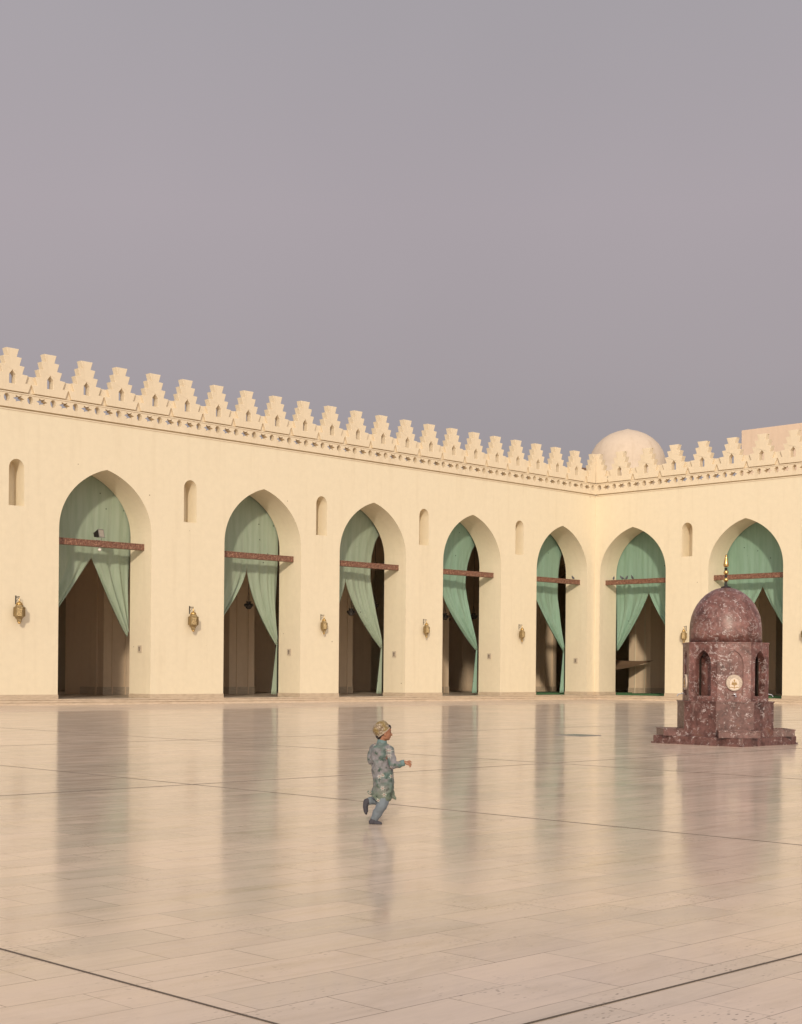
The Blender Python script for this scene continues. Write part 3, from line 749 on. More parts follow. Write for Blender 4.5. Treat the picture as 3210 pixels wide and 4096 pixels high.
# drain cover on the courtyard
def ground_at(px, py):
    hor = 2690 + .0087 * (px - 1605); D = 1.6 * 5850 / (py - hor); lat = (px - 1605) / 5850 * D
    return Vector((CAM.x + .70711 * (D + lat), CAM.y + .70711 * (D - lat), 0))
p = ground_at(2315, 2942)
r = empty('drain_cover', p)
bm = bmesh.new()
for d in ((-.6, .6, -.6, -.54, .001, .012), (-.6, .6, .54, .6, .001, .012), (-.6, -.54, -.54, .54, .001, .012), (.54, .6, -.54, .54, .001, .012)): bx(bm, *d)
link_mesh('frame', bm, M['steel'], r)
bm = bmesh.new(); bx(bm, -.54, .54, -.54, .54, .001, .006)
for k in range(9): bx(bm, -.5, .5, -.5 + k * .12, -.46 + k * .12, .006, .011)
link_mesh('grate', bm, M['hatch'], r)
r.scale = (.72, .72, 1)
tag(r, 'square greenish drain cover set in the shiny floor left of the kiosk', 'drain cover')

# ------------------------------------------------------------------ red marble kiosk (drinking fountain)
kc = Vector((CAM.x + .70711 * (34.3 + .2218 * 34.3), CAM.y + .70711 * (34.3 - .2218 * 34.3), 0))
kiosk = empty('marble_kiosk', kc)
tag(kiosk, 'domed octagonal kiosk of dark red marble with a gilt finial, standing in the courtyard', 'kiosk')
# face k has its outward normal at angle a0 + 45k ; medallion faces on the diagonals
a0 = math.atan2(-1, -1)
def octo(bm, Rr, z0, z1, bev=0):
    lo = [bm.verts.new((Rr * math.cos(a0 + math.pi / 8 + k * math.pi / 4), Rr * math.sin(a0 + math.pi / 8 + k * math.pi / 4), z0)) for k in range(8)]
    hi = [bm.verts.new((v.co.x, v.co.y, z1)) for v in lo]
    for k in range(8): bm.faces.new((lo[k], lo[(k + 1) % 8], hi[(k + 1) % 8], hi[k]))
    bm.faces.new(lo[::-1]); bm.faces.new(hi)
bm = bmesh.new(); bx(bm, -1.218, 1.218, -1.218, 1.218, .001, .035); link_mesh('ground_slab', bm, M['marble_base'], kiosk)
bm = bmesh.new(); octo(bm, .66, 1.0005, 2.3295); link_mesh('inner_core', bm, M['marble'], kiosk)
# square plinth with cut corners
bm = bmesh.new(); S = 1.21; ch = .06
pts = [(-S, -S + ch), (-S + ch, -S), (S - ch, -S), (S, -S + ch), (S, S - ch), (S - ch, S), (-S + ch, S), (-S, S - ch)]
prism(bm, pts, [], .0355, .19, lambda a, d, b: (a, b, d))
bmesh.ops.bevel(bm, geom=[e for e in bm.edges if all(v.co.z > .18 for v in e.verts) and e.calc_face_angle(0) > .5], offset=.01, segments=2, affect='EDGES')
link_mesh('base_slab', bm, M['marble_base'], kiosk)
bm = bmesh.new(); octo(bm, 1.12, .1902, .97); octo(bm, 1.14, .9702, 1.0); link_mesh('pedestal', bm, M['marble_base'], kiosk)
# drum: eight mitred panels, open and blind arches in turn
Rd = 1.0; ap = Rd * math.cos(math.pi / 8); hwf = Rd * math.sin(math.pi / 8)
bm = bmesh.new()
for k in range(8):
    a = a0 + k * math.pi / 4; n = Vector((math.cos(a), math.sin(a), 0)); t = Vector((-n.y, n.x, 0))
    def fn(s, d, z, n=n, t=t):
        f = (ap - d) / ap if abs(abs(s) - hwf) < 1e-4 else 1
        return tuple(n * (ap - d) + t * s * f + Vector((0, 0, z)))
    opening = [(-.21, 1.12)] + arch_pts(0, .21, 1.84, 2.17, 8) + [(.21, 1.12)]
    prism(bm, [(-hwf, 1.0005), (hwf, 1.0005), (hwf, 2.33), (-hwf, 2.33)], [opening], 0, .16, fn)
    if k % 2 == 0:
        prism(bm, [(-.30, 1.05), (.30, 1.05), (.30, 2.25), (-.30, 2.25)], [], .035, .15, fn)
bmesh.ops.recalc_face_normals(bm, faces=bm.faces[:])
drum = link_mesh('drum', bm, M['marble'], kiosk)
bm = bmesh.new(); octo(bm, 1.012, 2.3302, 2.36); link_mesh('top_slab', bm, M['marble'], kiosk)
bm = bmesh.new(); lathe(bm, [(.835, 2.3602), (.835, 2.60), (.825, 2.80), (.795, 2.97), (.74, 3.12), (.665, 3.26), (.57, 3.385), (.46, 3.49), (.34, 3.57), (.22, 3.625), (.10, 3.655), (.02, 3.66)], 72)
link_mesh('dome', bm, M['marble'], kiosk, smooth=True)
fin = empty('finial'); fin.parent = kiosk
bpy.data.objects.remove(fin)
bm = bmesh.new(); lathe(bm, [(.115, 3.650), (.115, 3.672), (.05, 3.69), (.028, 3.72), (.028, 4.12)], 24)
stem = link_mesh('finial_stem', bm, M['dark'], kiosk, smooth=True)
bm = bmesh.new()
lathe(bm, [(.02, 3.785), (.045, 3.80), (.062, 3.84), (.045, 3.88), (.02, 3.895)], 24)
lathe(bm, [(.02, 3.955), (.045, 3.97), (.062, 4.012), (.045, 4.052), (.02, 4.07)], 24)
lathe(bm, [(.02, 4.135), (.05, 4.145), (.064, 4.175), (.055, 4.24), (.035, 4.34), (.022, 4.39), (.026, 4.40), (.024, 4.42), (.006, 4.435)], 24)
link_mesh('finial', bm, M['gold'], kiosk, smooth=True)
# medallions with a ring of lettering strokes and a small plant, taps and basins on the diagonal faces
def mat_med():
    return mat_plain('ivory_stone', (.62, .52, .42), .5, 0, .08, 10)
M['ivory'] = mat_med(); M['ochre'] = mat_plain('ochre_inlay', (.38, .24, .09), .5); M['greyinlay'] = mat_plain('grey_inlay', (.26, .20, .17), .6)
for k in range(0, 8, 2):
    a = a0 + k * math.pi / 4; rz = a + math.pi / 2      # local -Y faces outward
    med = empty('tmp'); bpy.data.objects.remove(med)
    zc = 1.43; dd = -ap
    bm = bmesh.new(); tube(bm, [(0, dd + .03, zc), (0, dd - .030, zc)], .183, 40)
    m_ = link_mesh('medallion', bm, M['ivory'], kiosk, rotz=rz)
    bm = bmesh.new()
    rnd = random.Random(3)
    for j in range(26):
        t = R(-38 + j * 256 / 25); rr = .145
        p0 = Vector((rr * math.cos(t), dd - .034, zc + rr * math.sin(t)))
        th = t + rnd.uniform(-1.2, 1.2); ln = rnd.uniform(.010, .020)
        tube(bm, [p0 - Vector((math.cos(th), 0, math.sin(th))) * ln, p0, p0 + Vector((math.cos(th + .9), 0, math.sin(th + .9))) * ln], .0042, 5)
    for rr, t0, t1 in ((.172, 0, 360), (.115, -30, 210)):
        tube(bm, [(rr * math.cos(R(t0 + (t1 - t0) * q_ / 30)), dd - .032, zc + rr * math.sin(R(t0 + (t1 - t0) * q_ / 30))) for q_ in range(31)], .004, 5)
    link_mesh('lettering', bm, M['greyinlay'], m_)
    bm = bmesh.new()
    tube(bm, [(0, dd - .033, zc - .13), (0, dd - .033, zc + .06)], .009, 6)
    for sx in (-1, 1):
        for q_ in range(3): tube(bm, [(0, dd - .033, zc - .02 - q_ * .02), (sx * (.03 + .015 * q_), dd - .033, zc + .0 - q_ * .015), (sx * (.045 + .012 * q_), dd - .033, zc + .03 - q_ * .03)], [.006, .011, .004], 6)
        tube(bm, [(0, dd - .033, zc - .12), (sx * .06, dd - .033, zc - .10), (sx * .12, dd - .033, zc - .115)], [.005, .009, .004], 6)
    ball(bm, (0, dd - .032, zc + .05), (.018, .006, .03), 10)
    link_mesh('plant_emblem', bm, M['ochre'], m_)
    bm = bmesh.new(); tube(bm, [(0, dd + .03, 1.15), (0, dd - .10, 1.16), (0, dd - .17, 1.15), (0, dd - .20, 1.10)], [.013, .013, .012, .014], 10)
    bx(bm, -.03, .03, dd - .09, dd - .06, 1.165, 1.185)
    link_mesh('tap', bm, M['chrome'], kiosk, smooth=False, rotz=rz)
    bm = bmesh.new()
    b0, b1 = 1.036, 1.52; wi, wo = .40, .47
    outer = [(-wo, -b1), (wo, -b1), (wi, -b0), (-wi, -b0)]; inn = [(-wo + .06, -b1 + .06), (wo - .06, -b1 + .06), (wi - .05, -b0 - .04), (-wi + .05, -b0 - .04)]
    prism(bm, outer, [inn], .1905, .33, lambda x, d, y: (x, y, d))
    prism(bm, [(x * 1.0, y) for x, y in inn], [], .1905, .22, lambda x, d, y: (x * .999, y, d))
    lip = [(-wo - .015, -b1 - .015), (wo + .015, -b1 - .015), (wi + .015, -b0 - .001), (-wi - .015, -b0 - .001)]
    prism(bm, lip, [inn], .3302, .355, lambda x, d, y: (x, y, d))
    link_mesh('basin', bm, M['marble_base'], kiosk, rotz=rz)

# ------------------------------------------------------------------ pigeons on the beams
def remesh_obj(name, bm, voxel, mat, parent=None, smooth_it=4, cast=None):
    me = bpy.data.meshes.new('tmp'); bm.to_mesh(me); bm.free()
    t = bpy.data.objects.new('tmp', me); C.objects.link(t)
    md = t.modifiers.new('r', 'REMESH'); md.mode = 'VOXEL'; md.voxel_size = voxel; md.use_smooth_shade = True
    if smooth_it:
        s = t.modifiers.new('s', 'SMOOTH'); s.iterations = smooth_it; s.factor = .5
    dg = bpy.context.evaluated_depsgraph_get(); ev = t.evaluated_get(dg)
    res = bpy.data.meshes.new_from_object(ev); bpy.data.objects.remove(t); bpy.data.meshes.remove(me)
    res.name = name
    for p_ in res.polygons: p_.use_smooth = True
    res.materials.clear()
    if mat: res.materials.append(mat)
    o = bpy.data.objects.new(name, res); C.objects.link(o)
    if parent: o.parent = parent
    return o
bm = bmesh.new()
ball(bm, (0, 0, .12), (.13, .065, .07), 16, Matrix.Rotation(R(-30), 3, 'Y')); ball(bm, (.095, 0, .185), (.045, .04, .06), 12); ball(bm, (.12, 0, .235), (.034, .030, .032), 12)
ball(bm, (-.15, 0, .06), (.10, .030, .014), 12, Matrix.Rotation(R(-28), 3, 'Y')); tube(bm, [(.14, 0, .232), (.175, 0, .224)], [.010, .003], 6)
for y in (-.025, .025): tube(bm, [(.0, y, .08), (.01, y, .0)], .008, 6); tube(bm, [(-.01, y, .005), (.04, y, .005)], .006, 6)
bird = remesh_obj('pigeon', bm, .008, mat_plain('grey_feathers', (.10, .10, .12), .7, 0, .5, 14))
bl = [('R', .95, 'grey pigeon standing alone at the left end of the beam right of the corner', .5),
      ('R', 1.62, 'grey pigeon, second from the left end of the beam right of the corner', 2.6),
      ('R', 1.98, 'grey pigeon, second from the right on the beam right of the corner', .2),
      ('R', 2.42, 'grey pigeon nearest the middle of the beam right of the corner', 3.3),
      ('L', -1.35, 'grey pigeon at the right end of the beam in the last left wall arch', 1.2)]
for i, (sd, s, lab, rr) in enumerate(bl):
    o = bird if i == 0 else bird.copy()
    if i: C.objects.link(o)
    place(o, sd, s, .72, 7.652); o.rotation_euler = (0, 0, rr); tag(o, lab, 'pigeon', 'pigeons perched on the tie beams')

# ------------------------------------------------------------------ the running boy
# local frame: x to the image right, y away from the camera, z up; planted foot near the origin
fp = ground_at(1508, 3297)
boy = empty('person', fp, R(-45)); 
tag(boy, 'small boy running in a floral grey green tunic, embroidered cap and dark socks', 'person')
def P(cx, cy, y=0.0): return Vector(((cx - 470) / 1657, y, (1957 - cy) / 1657))
def cap_(bm, pts, rad, n=6, seg=16):
    """smooth limb: balls at the points joined by tapered tubes (voxel remesh unites them)"""
    P_ = [Vector(p) for p in pts]
    for p, r_ in zip(P_, rad): ball(bm, p, r_, seg)
    for a, b_, ra, rb in zip(P_, P_[1:], rad, rad[1:]):
        if (b_ - a).length > 1e-5: tube(bm, [a, b_], [ra * .995, rb * .995], seg)
# joints
neck = P(585, 500, .0); shR = P(705, 665, -.070); elR = P(768, 905, -.145); wrR = P(975, 868, -.138)
shL = P(430, 650, .075); elL = P(378, 850, .04); wrL = P(500, 900, .19)
hipR = P(610, 1330, -.03); knR = P(600, 1600, -.06); anR = P(455, 1860, -.02)
hipL = P(520, 1330, .05); knL = P(505, 1545, .09); anL = P(315, 1570, .05)
skin = mat_plain('skin', (.30, .135, .075), .55, 0, .10, 12, .03)
b = skin.node_tree.nodes['Principled BSDF']; b.inputs['Subsurface Weight'].default_value = .08; b.inputs['Subsurface Radius'].default_value = (.02, .008, .004)
bm = bmesh.new()
# head, facing image right and slightly away
hc = P(607, 355, .0); yaw = R(14)
Hm = Matrix.Translation(hc) @ Matrix.Rotation(yaw, 4, 'Z') @ Matrix.Rotation(R(4), 4, 'Y')
def hp(x, y, z): return Hm @ Vector((x, y, z))
Hr = Hm.to_3x3()
ball(bm, hp(-.010, 0, .022), (.083, .066, .078), 24, Hr)            # cranium
ball(bm, hp(.022, 0, -.018), (.054, .054, .068), 20, Hr)            # face mass
ball(bm, hp(.042, 0, -.062), (.026, .026, .020), 16, Hr)            # chin
ball(bm, hp(.016, -.028, -.048), (.034, .020, .026), 14, Hr); ball(bm, hp(.016, .028, -.048), (.034, .020, .026), 14, Hr)   # jaw
ball(bm, hp(.044, -.026, -.022), (.022, .020, .022), 12, Hr); ball(bm, hp(.044, .026, -.022), (.022, .020, .022), 12, Hr)   # cheeks
cap_(bm, [hp(.066, 0, .012), hp(.078, 0, -.012), hp(.084, 0, -.022)], [.006, .0075, .0095])   # nose
for s_ in (-1, 1): ball(bm, hp(.076, s_ * .009, -.024), .0065, 10)
ball(bm, hp(.060, 0, .020), (.012, .036, .007), 12, Hr)             # brow
ball(bm, hp(.069, 0, -.040), (.010, .017, .0055), 12, Hr); ball(bm, hp(.067, 0, -.049), (.010, .014, .0055), 12, Hr)        # lips
for s_ in (-1, 1):                                                  # ears
    ball(bm, hp(-.004, s_ * .064, -.010), (.015, .007, .022), 14, Hr); ball(bm, hp(-.001, s_ * .066, -.028), (.008, .006, .010), 10, Hr)
cap_(bm, [hp(-.018, 0, -.04), P(572, 520, .0), P(565, 575, .0)], [.040, .038, .042])
# trunk, limbs (mostly under the clothes)
cap_(bm, [P(570, 640, .0), P(565, 850, 0), P(575, 1100, 0), P(570, 1290, .01)], [.075, .078, .072, .080])
cap_(bm, [P(570, 640), shR], [.05, .038]); cap_(bm, [P(570, 640), shL], [.05, .038])
cap_(bm, [shR, P(742, 780, -.118), elR], [.032, .027, .023]); cap_(bm, [elR, P(860, 903, -.137), wrR], [.022, .019, .016])
cap_(bm, [shL, elL], [.030, .022]); cap_(bm, [elL, wrL], [.020, .016])
cap_(bm, [hipR, knR, anR], [.060, .042, .028]); cap_(bm, [hipL, knL, anL], [.060, .042, .028])
# right hand: palm, four unequal curled fingers, thumb off the side
def hand(bm, w, d, up, k=1.0):
    d = d.normalized(); up = (up - d * up.dot(d)).normalized(); sd = d.cross(up)
    def q_(a, b_, c): return w + (d * a + up * b_ + sd * c) * k
    cap_(bm, [q_(0, 0, 0), q_(.020, 0, .0)], [.018, .019])
    for c in (-.014, -.005, .005, .014): cap_(bm, [q_(.012, 0, c * .8), q_(.052, .0, c * 1.15)], [.011, .0095])
    for c, l, cu in ((-.018, .030, .020), (-.006, .037, .024), (.006, .034, .026), (.018, .026, .026)):
        cap_(bm, [q_(.052, 0, c), q_(.052 + l * .42, -cu * .35, c * 1.12), q_(.052 + l * .78, -cu * .95, c * 1.15), q_(.052 + l * .92, -cu * 1.65, c * 1.15)], [.0078, .0070, .0064, .0054], seg=10)
    cap_(bm, [q_(.014, -.004, -.018), q_(.036, -.012, -.034), q_(.058, -.018, -.040)], [.0095, .0078, .0060], seg=10)
# fingers spread and curling down, thumb below / toward the camera
def hand_photo(bm):
    w = P(975, 862, -.138)
    cap_(bm, [w, P(1010, 872, -.138)], [.018, .019])
    for dz, dy in ((-14, .012), (-4, .004), (8, -.006), (18, -.014)):
        cap_(bm, [P(1000, 872 + dz * .6, -.138 + dy * .6), P(1042, 880 + dz, -.138 + dy)], [.0125, .0105])
    F_ = [([(1035, 858, .010), (1058, 848, .014), (1076, 850, .016), (1087, 860, .016)], [.0080, .0068, .0060, .0050]),     # index, lifted
          ([(1042, 874, .004), (1066, 874, .006), (1080, 888, .006), (1083, 908, .006)], [.0082, .0072, .0065, .0052]),
          ([(1040, 888, -.006), (1062, 894, -.008), (1073, 912, -.009), (1074, 932, -.009)], [.0080, .0070, .0062, .0050]),
          ([(1032, 898, -.014), (1050, 910, -.018), (1060, 926, -.020), (1062, 944, -.020)], [.0072, .0062, .0056, .0046])]
    for pts, rad in F_: cap_(bm, [P(x, z, -.138 + y) for x, z, y in pts], rad, seg=10)
    cap_(bm, [P(1008, 862, -.120), P(1036, 842, -.112), P(1060, 838, -.108), P(1072, 844, -.106)], [.0100, .0078, .0066, .0052], seg=10)
hand_photo(bm)
hand(bm, wrL, Vector((.35, .9, .1)), Vector((0, 0, 1)))
body = remesh_obj('body', bm, .0028, skin, boy, 3)
# eyes
def mat_eye():
    m, nt, b = new_mat('eye'); v = coords(nt); b.inputs['Base Color'].default_value = (.02, .012, .01, 1); b.inputs['Roughness'].default_value = .2
    return m
M['eye'] = mat_eye()
for s_ in (-1, 1):
    bm = bmesh.new(); ball(bm, hp(.0655, s_ * .024, .004), (.0055, .0095, .0055), 12, Hr); o = link_mesh('eye', bm, M['eye'], boy, smooth=True)
    bm = bmesh.new(); cap_(bm, [hp(.066, s_ * .014, .019), hp(.066, s_ * .026, .022), hp(.060, s_ * .038, .018)], [.0028, .0035, .0025], seg=8); link_mesh('eyebrow', bm, M['eye'], boy)
# hair: close cropped sides and a dark front under the cap
bm = bmesh.new()
ball(bm, hp(-.016, 0, .026), (.086, .0695, .079), 28, Hr)
ball(bm, hp(.040, 0, .062), (.030, .046, .026), 16, Hr); ball(bm, hp(.055, .0, .050), (.020, .036, .016), 16, Hr)
ball(bm, hp(-.050, 0, -.030), (.040, .045, .050), 16, Hr)
for v in list(bm.verts):
    l = Hm.inverted() @ v.co
    # trim the hair off the face and the neck sides
    if l.x > -.012 and l.z < .016 + .35 * (l.x + .012): v.co = Hm @ Vector((-.012 - .2 * abs(l.x + .012), l.y * .86, max(l.z, -.06)))
hairm = mat_plain('black_hair', (.018, .012, .010), .7, 0, .4, 60, .3)
hair = remesh_obj('hair', bm, .003, hairm, boy, 2)
# cap: embroidered, tilted back
def mat_cap():
    m, nt, b = new_mat('embroidered_cap'); v = coords(nt)
    n0 = tex_noise(nt, v, 18, 2, .5); mm = nt.nodes.new('ShaderNodeVectorMath'); mm.operation = 'MULTIPLY_ADD'
    nt.links.new(n0.outputs['Color'], mm.inputs[0]); mm.inputs[1].default_value = (.05, .05, .05); nt.links.new(v, mm.inputs[2])
    vo = nt.nodes.new('ShaderNodeTexVoronoi'); vo.feature = 'DISTANCE_TO_EDGE'; vo.inputs['Scale'].default_value = 42; nt.links.new(mm.outputs[0], vo.inputs['Vector'])
    r1 = ramp_node(nt, vo.outputs['Distance'], [(.03, (.13, .085, .045)), (.14, (.32, .26, .19)), (.4, (.40, .335, .255))])
    n = tex_noise(nt, v, 11, 2); rr = ramp_node(nt, n.outputs['Fac'], [(.44, (0, 0, 0)), (.56, (.8, .8, .8))])
    c = mixc(nt, rr.outputs[0], r1.outputs[0], mixc(nt, vo.outputs['Distance'], (.17, .11, .03), (.50, .40, .14)))
    nt.links.new(c, b.inputs['Base Color']); b.inputs['Roughness'].default_value = .9; bump(nt, b, vo.outputs['Distance'], .4, .003); return m
Cm = Matrix.Translation(P(583, 330, .0)) @ Matrix.Rotation(yaw, 4, 'Z') @ Matrix.Rotation(R(-39), 4, 'Y')
bm = bmesh.new(); lathe(bm, [(.080, -.014), (.0885, -.014), (.091, .0), (.0905, .034), (.087, .060), (.078, .080), (.060, .094), (.030, .104), (.004, .107)], 40)
for v in bm.verts: v.co.y *= .86; v.co = Cm @ v.co
caph = link_mesh('cap', bm, mat_cap(), boy, smooth=True)
bm = bmesh.new()
tube(bm, [Cm @ Vector((.0905 * math.cos(t), .0905 * .86 * math.sin(t), -.012)) for t in [2 * math.pi * k / 40 for k in range(41)]], .0050, 8)
link_mesh('cap_trim', bm, mat_plain('cap_trim', (.36, .29, .22), .9), caph, smooth=True)
# tunic
def mat_tunic():
    m, nt, b = new_mat('floral_tunic'); v = coords(nt)
    n1 = tex_noise(nt, v, 9, 4, .55); base = ramp_node(nt, n1.outputs['Fac'], [(.36, (.065, .125, .115)), (.45, (.13, .165, .16)), (.53, (.195, .188, .200)), (.7, (.235, .222, .240))])
    n0 = tex_noise(nt, v, 22, 4, .6); r0 = ramp_node(nt, n0.outputs['Fac'], [(.35, (.62, .66, .62)), (.55, (1, 1, 1)), (.7, (1.15, 1.12, 1.1))])
    c = mixc(nt, .8, base.outputs[0], r0.outputs[0], 'MULTIPLY')
    n2 = tex_noise(nt, v, 17, 5, .7); r2 = ramp_node(nt, n2.outputs['Fac'], [(.57, (0, 0, 0)), (.62, (1, 1, 1))])
    c = mixc(nt, r2.outputs[0], c, (.040, .070, .055))
    # lower part greener
    sp_ = nt.nodes.new('ShaderNodeSeparateXYZ'); nt.links.new(v, sp_.inputs[0])
    rz_ = ramp_node(nt, sp_.outputs['Z'], [(.28, (1, 1, 1)), (.48, (0, 0, 0))])
    c = mixc(nt, rz_.outputs[0], c, mixc(nt, n1.outputs['Fac'], (.06, .115, .085), (.185, .185, .150)))
    # white six-petal flowers: polar pattern around sparse voronoi cells
    vo = nt.nodes.new('ShaderNodeTexVoronoi'); vo.inputs['Scale'].default_value = 15; vo.voronoi_dimensions = '2D'
    cmb = nt.nodes.new('ShaderNodeCombineXYZ'); nt.links.new(sp_.outputs['X'], cmb.inputs[0]); nt.links.new(sp_.outputs['Z'], cmb.inputs[1])
    nt.links.new(cmb.outputs[0], vo.inputs['Vector'])
    sc = nt.nodes.new('ShaderNodeVectorMath'); sc.operation = 'SUBTRACT'; nt.links.new(cmb.outputs[0], sc.inputs[0]); nt.links.new(vo.outputs['Position'], sc.inputs[1])
    s2 = nt.nodes.new('ShaderNodeSeparateXYZ'); nt.links.new(sc.outputs[0], s2.inputs[0])
    at = nt.nodes.new('ShaderNodeMath'); at.operation = 'ARCTAN2'; nt.links.new(s2.outputs['Y'], at.inputs[0]); nt.links.new(s2.outputs['X'], at.inputs[1])
    mu = nt.nodes.new('ShaderNodeMath'); mu.operation = 'MULTIPLY'; nt.links.new(at.outputs[0], mu.inputs[0]); mu.inputs[1].default_value = 3
    cs = nt.nodes.new('ShaderNodeMath'); cs.operation = 'COSINE'; nt.links.new(mu.outputs[0], cs.inputs[0])
    ab = nt.nodes.new('ShaderNodeMath'); ab.operation = 'ABSOLUTE'; nt.links.new(cs.outputs[0], ab.inputs[0])
    ln = nt.nodes.new('ShaderNodeVectorMath'); ln.operation = 'LENGTH'; nt.links.new(sc.outputs[0], ln.inputs[0])
    pw = nt.nodes.new('ShaderNodeMath'); pw.operation = 'POWER'; nt.links.new(ab.outputs[0], pw.inputs[0]); pw.inputs[1].default_value = 2.2
    th = nt.nodes.new('ShaderNodeMath'); th.operation = 'MULTIPLY'; nt.links.new(pw.outputs[0], th.inputs[0]); th.inputs[1].default_value = .026
    lt = nt.nodes.new('ShaderNodeMath'); lt.operation = 'LESS_THAN'; nt.links.new(ln.outputs['Value'], lt.inputs[0]); nt.links.new(th.outputs[0], lt.inputs[1])
    sel = ramp_node(nt, vo.outputs['Color'], [(.56, (0, 0, 0)), (.58, (1, 1, 1))])
    f = mixc(nt, 1.0, lt.outputs[0], sel.outputs[0], 'MULTIPLY')
    c = mixc(nt, f, c, (.46, .44, .39))
    ct = nt.nodes.new('ShaderNodeMath'); ct.operation = 'LESS_THAN'; nt.links.new(ln.outputs['Value'], ct.inputs[0]); ct.inputs[1].default_value = .0055
    c = mixc(nt, mixc(nt, 1.0, ct.outputs[0], sel.outputs[0], 'MULTIPLY'), c, (.22, .05, .06))
    nt.links.new(c, b.inputs['Base Color']); b.inputs['Roughness'].default_value = .85
    n5 = tex_noise(nt, v, 12, 3, .5, .6); bump(nt, b, n5.outputs['Fac'], .5, .03); return m
M['tunic'] = mat_tunic(); M['cuff'] = mat_plain('teal_cuff_cloth', (.125, .195, .20), .85, 0, .12, 30)
M['trouser'] = mat_plain('blue_grey_cloth', (.15, .18, .21), .85, 0, .12, 12, .4)
M['sock'] = mat_plain('charcoal_sock', (.050, .048, .060), .85, 0, .2, 30)
bm = bmesh.new()
rows = [  # cy, left px, right px, depth radius
    (520, 500, 650, .048), (560, 470, 668, .060), (600, 425, 720, .078), (650, 395, 745, .092), (720, 385, 700, .090), (800, 385, 680, .086), (900, 392, 700, .088), (1000, 398, 765, .100),
    (1100, 410, 772, .102), (1200, 424, 782, .106), (1290, 432, 792, .112), (1360, 412, 775, .116), (1430, 392, 760, .118), (1480, 420, 750, .112), (1530, 480, 740, .10), (1562, 540, 700, .085)]
rings = []; NS = 40
for k, (cy, l, r_, dy) in enumerate(rows):
    cx = (l + r_) / 2; rx = (r_ - l) / 2 / 1657; ring = []
    for i in range(NS):
        t = 2 * math.pi * i / NS
        fo = 1 + (.045 * math.sin(5 * t + cy * .004) + .03 * math.sin(9 * t + 1.3)) * max(0, (cy - 1000) / 560)
        ct, st = math.cos(t), math.sin(t)
        p_ = P(cx, cy); ring.append(bm.verts.new((p_.x + rx * math.copysign(abs(ct) ** .85, ct), dy * fo * math.copysign(abs(st) ** .85, st), p_.z)))
    rings.append(ring)
for a, b_ in zip(rings, rings[1:]):
    for i in range(NS): bm.faces.new((a[i], a[(i + 1) % NS], b_[(i + 1) % NS], b_[i]))
bm.faces.new(rings[0]); bm.faces.new(rings[-1][::-1])
cap_(bm, [shR, P(742, 780, -.118), elR], [.047, .042, .040]); cap_(bm, [elR, P(860, 905, -.135), P(925, 880, -.137)], [.043, .036, .031])
cap_(bm, [P(620, 620, -.03), shR], [.05, .046]); cap_(bm, [P(500, 620, .03), shL], [.05, .046])
cap_(bm, [shL, P(392, 760, .05), elL], [.046, .043, .040]); cap_(bm, [elL, wrL], [.040, .030])
# flying hem corners
def slab(bm, pts, y0, y1):
    A = [bm.verts.new(P(x, z, y0)) for x, z in pts]; B = [bm.verts.new(P(x, z, y1)) for x, z in pts]; n = len(pts)
    bm.faces.new(A); bm.faces.new(B[::-1])
    for i in range(n): bm.faces.new((A[i], B[i], B[(i + 1) % n], A[(i + 1) % n]))
slab(bm, [(440, 1330), (400, 1375), (325, 1388), (315, 1405), (345, 1440), (400, 1450), (470, 1440)], .028, .054)
slab(bm, [(740, 1330), (775, 1350), (805, 1440), (832, 1520), (815, 1530), (750, 1505), (735, 1440)], .014, .038)
slab(bm, [(400, 1440), (480, 1440), (560, 1500), (600, 1570), (560, 1572), (500, 1555), (488, 1530)], -.105, -.085)
bmesh.ops.recalc_face_normals(bm, faces=bm.faces[:])
tun = remesh_obj('tunic', bm, .0045, M['tunic'], boy, 4)
for v in tun.data.vertices:            # cloth folds: pulled diagonally from the raised arm, loose at the back
    c_ = v.co; q1 = noise.noise(Vector((c_.x * 13 + c_.z * 10, c_.y * 9, c_.z * 12 - c_.x * 8))); f_ = -abs(q1) * .020 + .006 + noise.noise(c_ * 26) * .004
    v.co += v.normal * f_
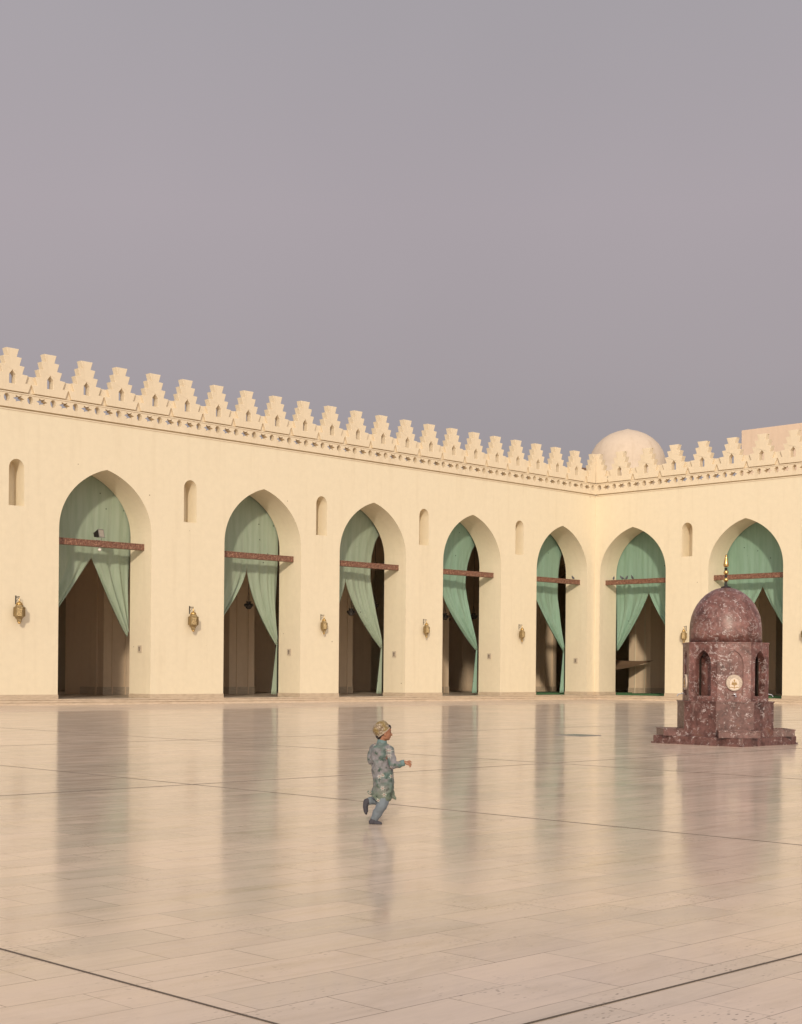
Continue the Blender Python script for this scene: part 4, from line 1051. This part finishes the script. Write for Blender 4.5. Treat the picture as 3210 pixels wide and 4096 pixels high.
# cuff, collar
bm = bmesh.new(); a = P(905, 883, -.137); b_ = P(968, 868, -.138)
tube(bm, [a, a.lerp(b_, .5), b_, b_ + (a - b_) * .02], [.034, .0335, .033, .026], 20); link_mesh('cuff', bm, M['cuff'], tun, smooth=True)
bm = bmesh.new()
pr = []
for j, (cy, r1, r2, ox) in enumerate([(562, .060, .054, 0), (530, .051, .047, 0), (488, .048, .045, .003), (486, .042, .040, .003)]):
    c0 = P(572, cy); pr.append([bm.verts.new((c0.x + ox + r1 * math.cos(t), r2 * math.sin(t), c0.z - .010 * math.cos(t))) for t in [2 * math.pi * k / 28 for k in range(28)]])
for A, B in zip(pr, pr[1:]):
    for k in range(28): bm.faces.new((A[k], A[(k + 1) % 28], B[(k + 1) % 28], B[k]))
link_mesh('collar', bm, M['cuff'], tun, smooth=True)
# trousers
bm = bmesh.new()
cap_(bm, [P(600, 1380, -.03), P(608, 1480, -.045), P(580, 1620, -.06), P(500, 1750, -.04), P(458, 1850, -.02)], [.078, .066, .058, .046, .040])
cap_(bm, [P(640, 1480, -.045), P(600, 1640, -.05), P(520, 1780, -.03), P(480, 1862, -.02)], [.050, .044, .036, .028])
cap_(bm, [P(520, 1390, .05), knL, P(420, 1562, .08), P(368, 1566, .06)], [.075, .056, .046, .042])
tr = remesh_obj('trousers', bm, .004, M['trouser'], boy, 3)
for v in tr.data.vertices: v.co += v.normal * (noise.noise(v.co * 16) * .007 + noise.noise(v.co * 40) * .002)
# socks
bm = bmesh.new(); s1 = P(400, 1880, -.02)
cap_(bm, [P(452, 1840, -.02), P(425, 1895, -.02)], [.031, .034]); cap_(bm, [P(398, 1920, -.02), P(470, 1925, -.022), P(560, 1938, -.026)], [.029, .026, .016]); cap_(bm, [P(470, 1932, -.034), P(572, 1944, -.034)], [.018, .011]); cap_(bm, [P(470, 1932, -.012), P(560, 1944, -.014)], [.018, .010])
for v in bm.verts:
    if v.co.z < .0015: v.co.z = .0015
remesh_obj('sock', bm, .0035, M['sock'], boy, 3)
bm = bmesh.new()
cap_(bm, [P(372, 1566, .06), P(330, 1568, .05)], [.036, .034]); cap_(bm, [P(305, 1575, .05), P(292, 1660, .045), P(300, 1735, .04), P(305, 1785, .04)], [.032, .029, .025, .012]); cap_(bm, [P(288, 1660, .03), P(296, 1770, .028)], [.022, .013])
remesh_obj('sock', bm, .0035, M['sock'], boy, 3)
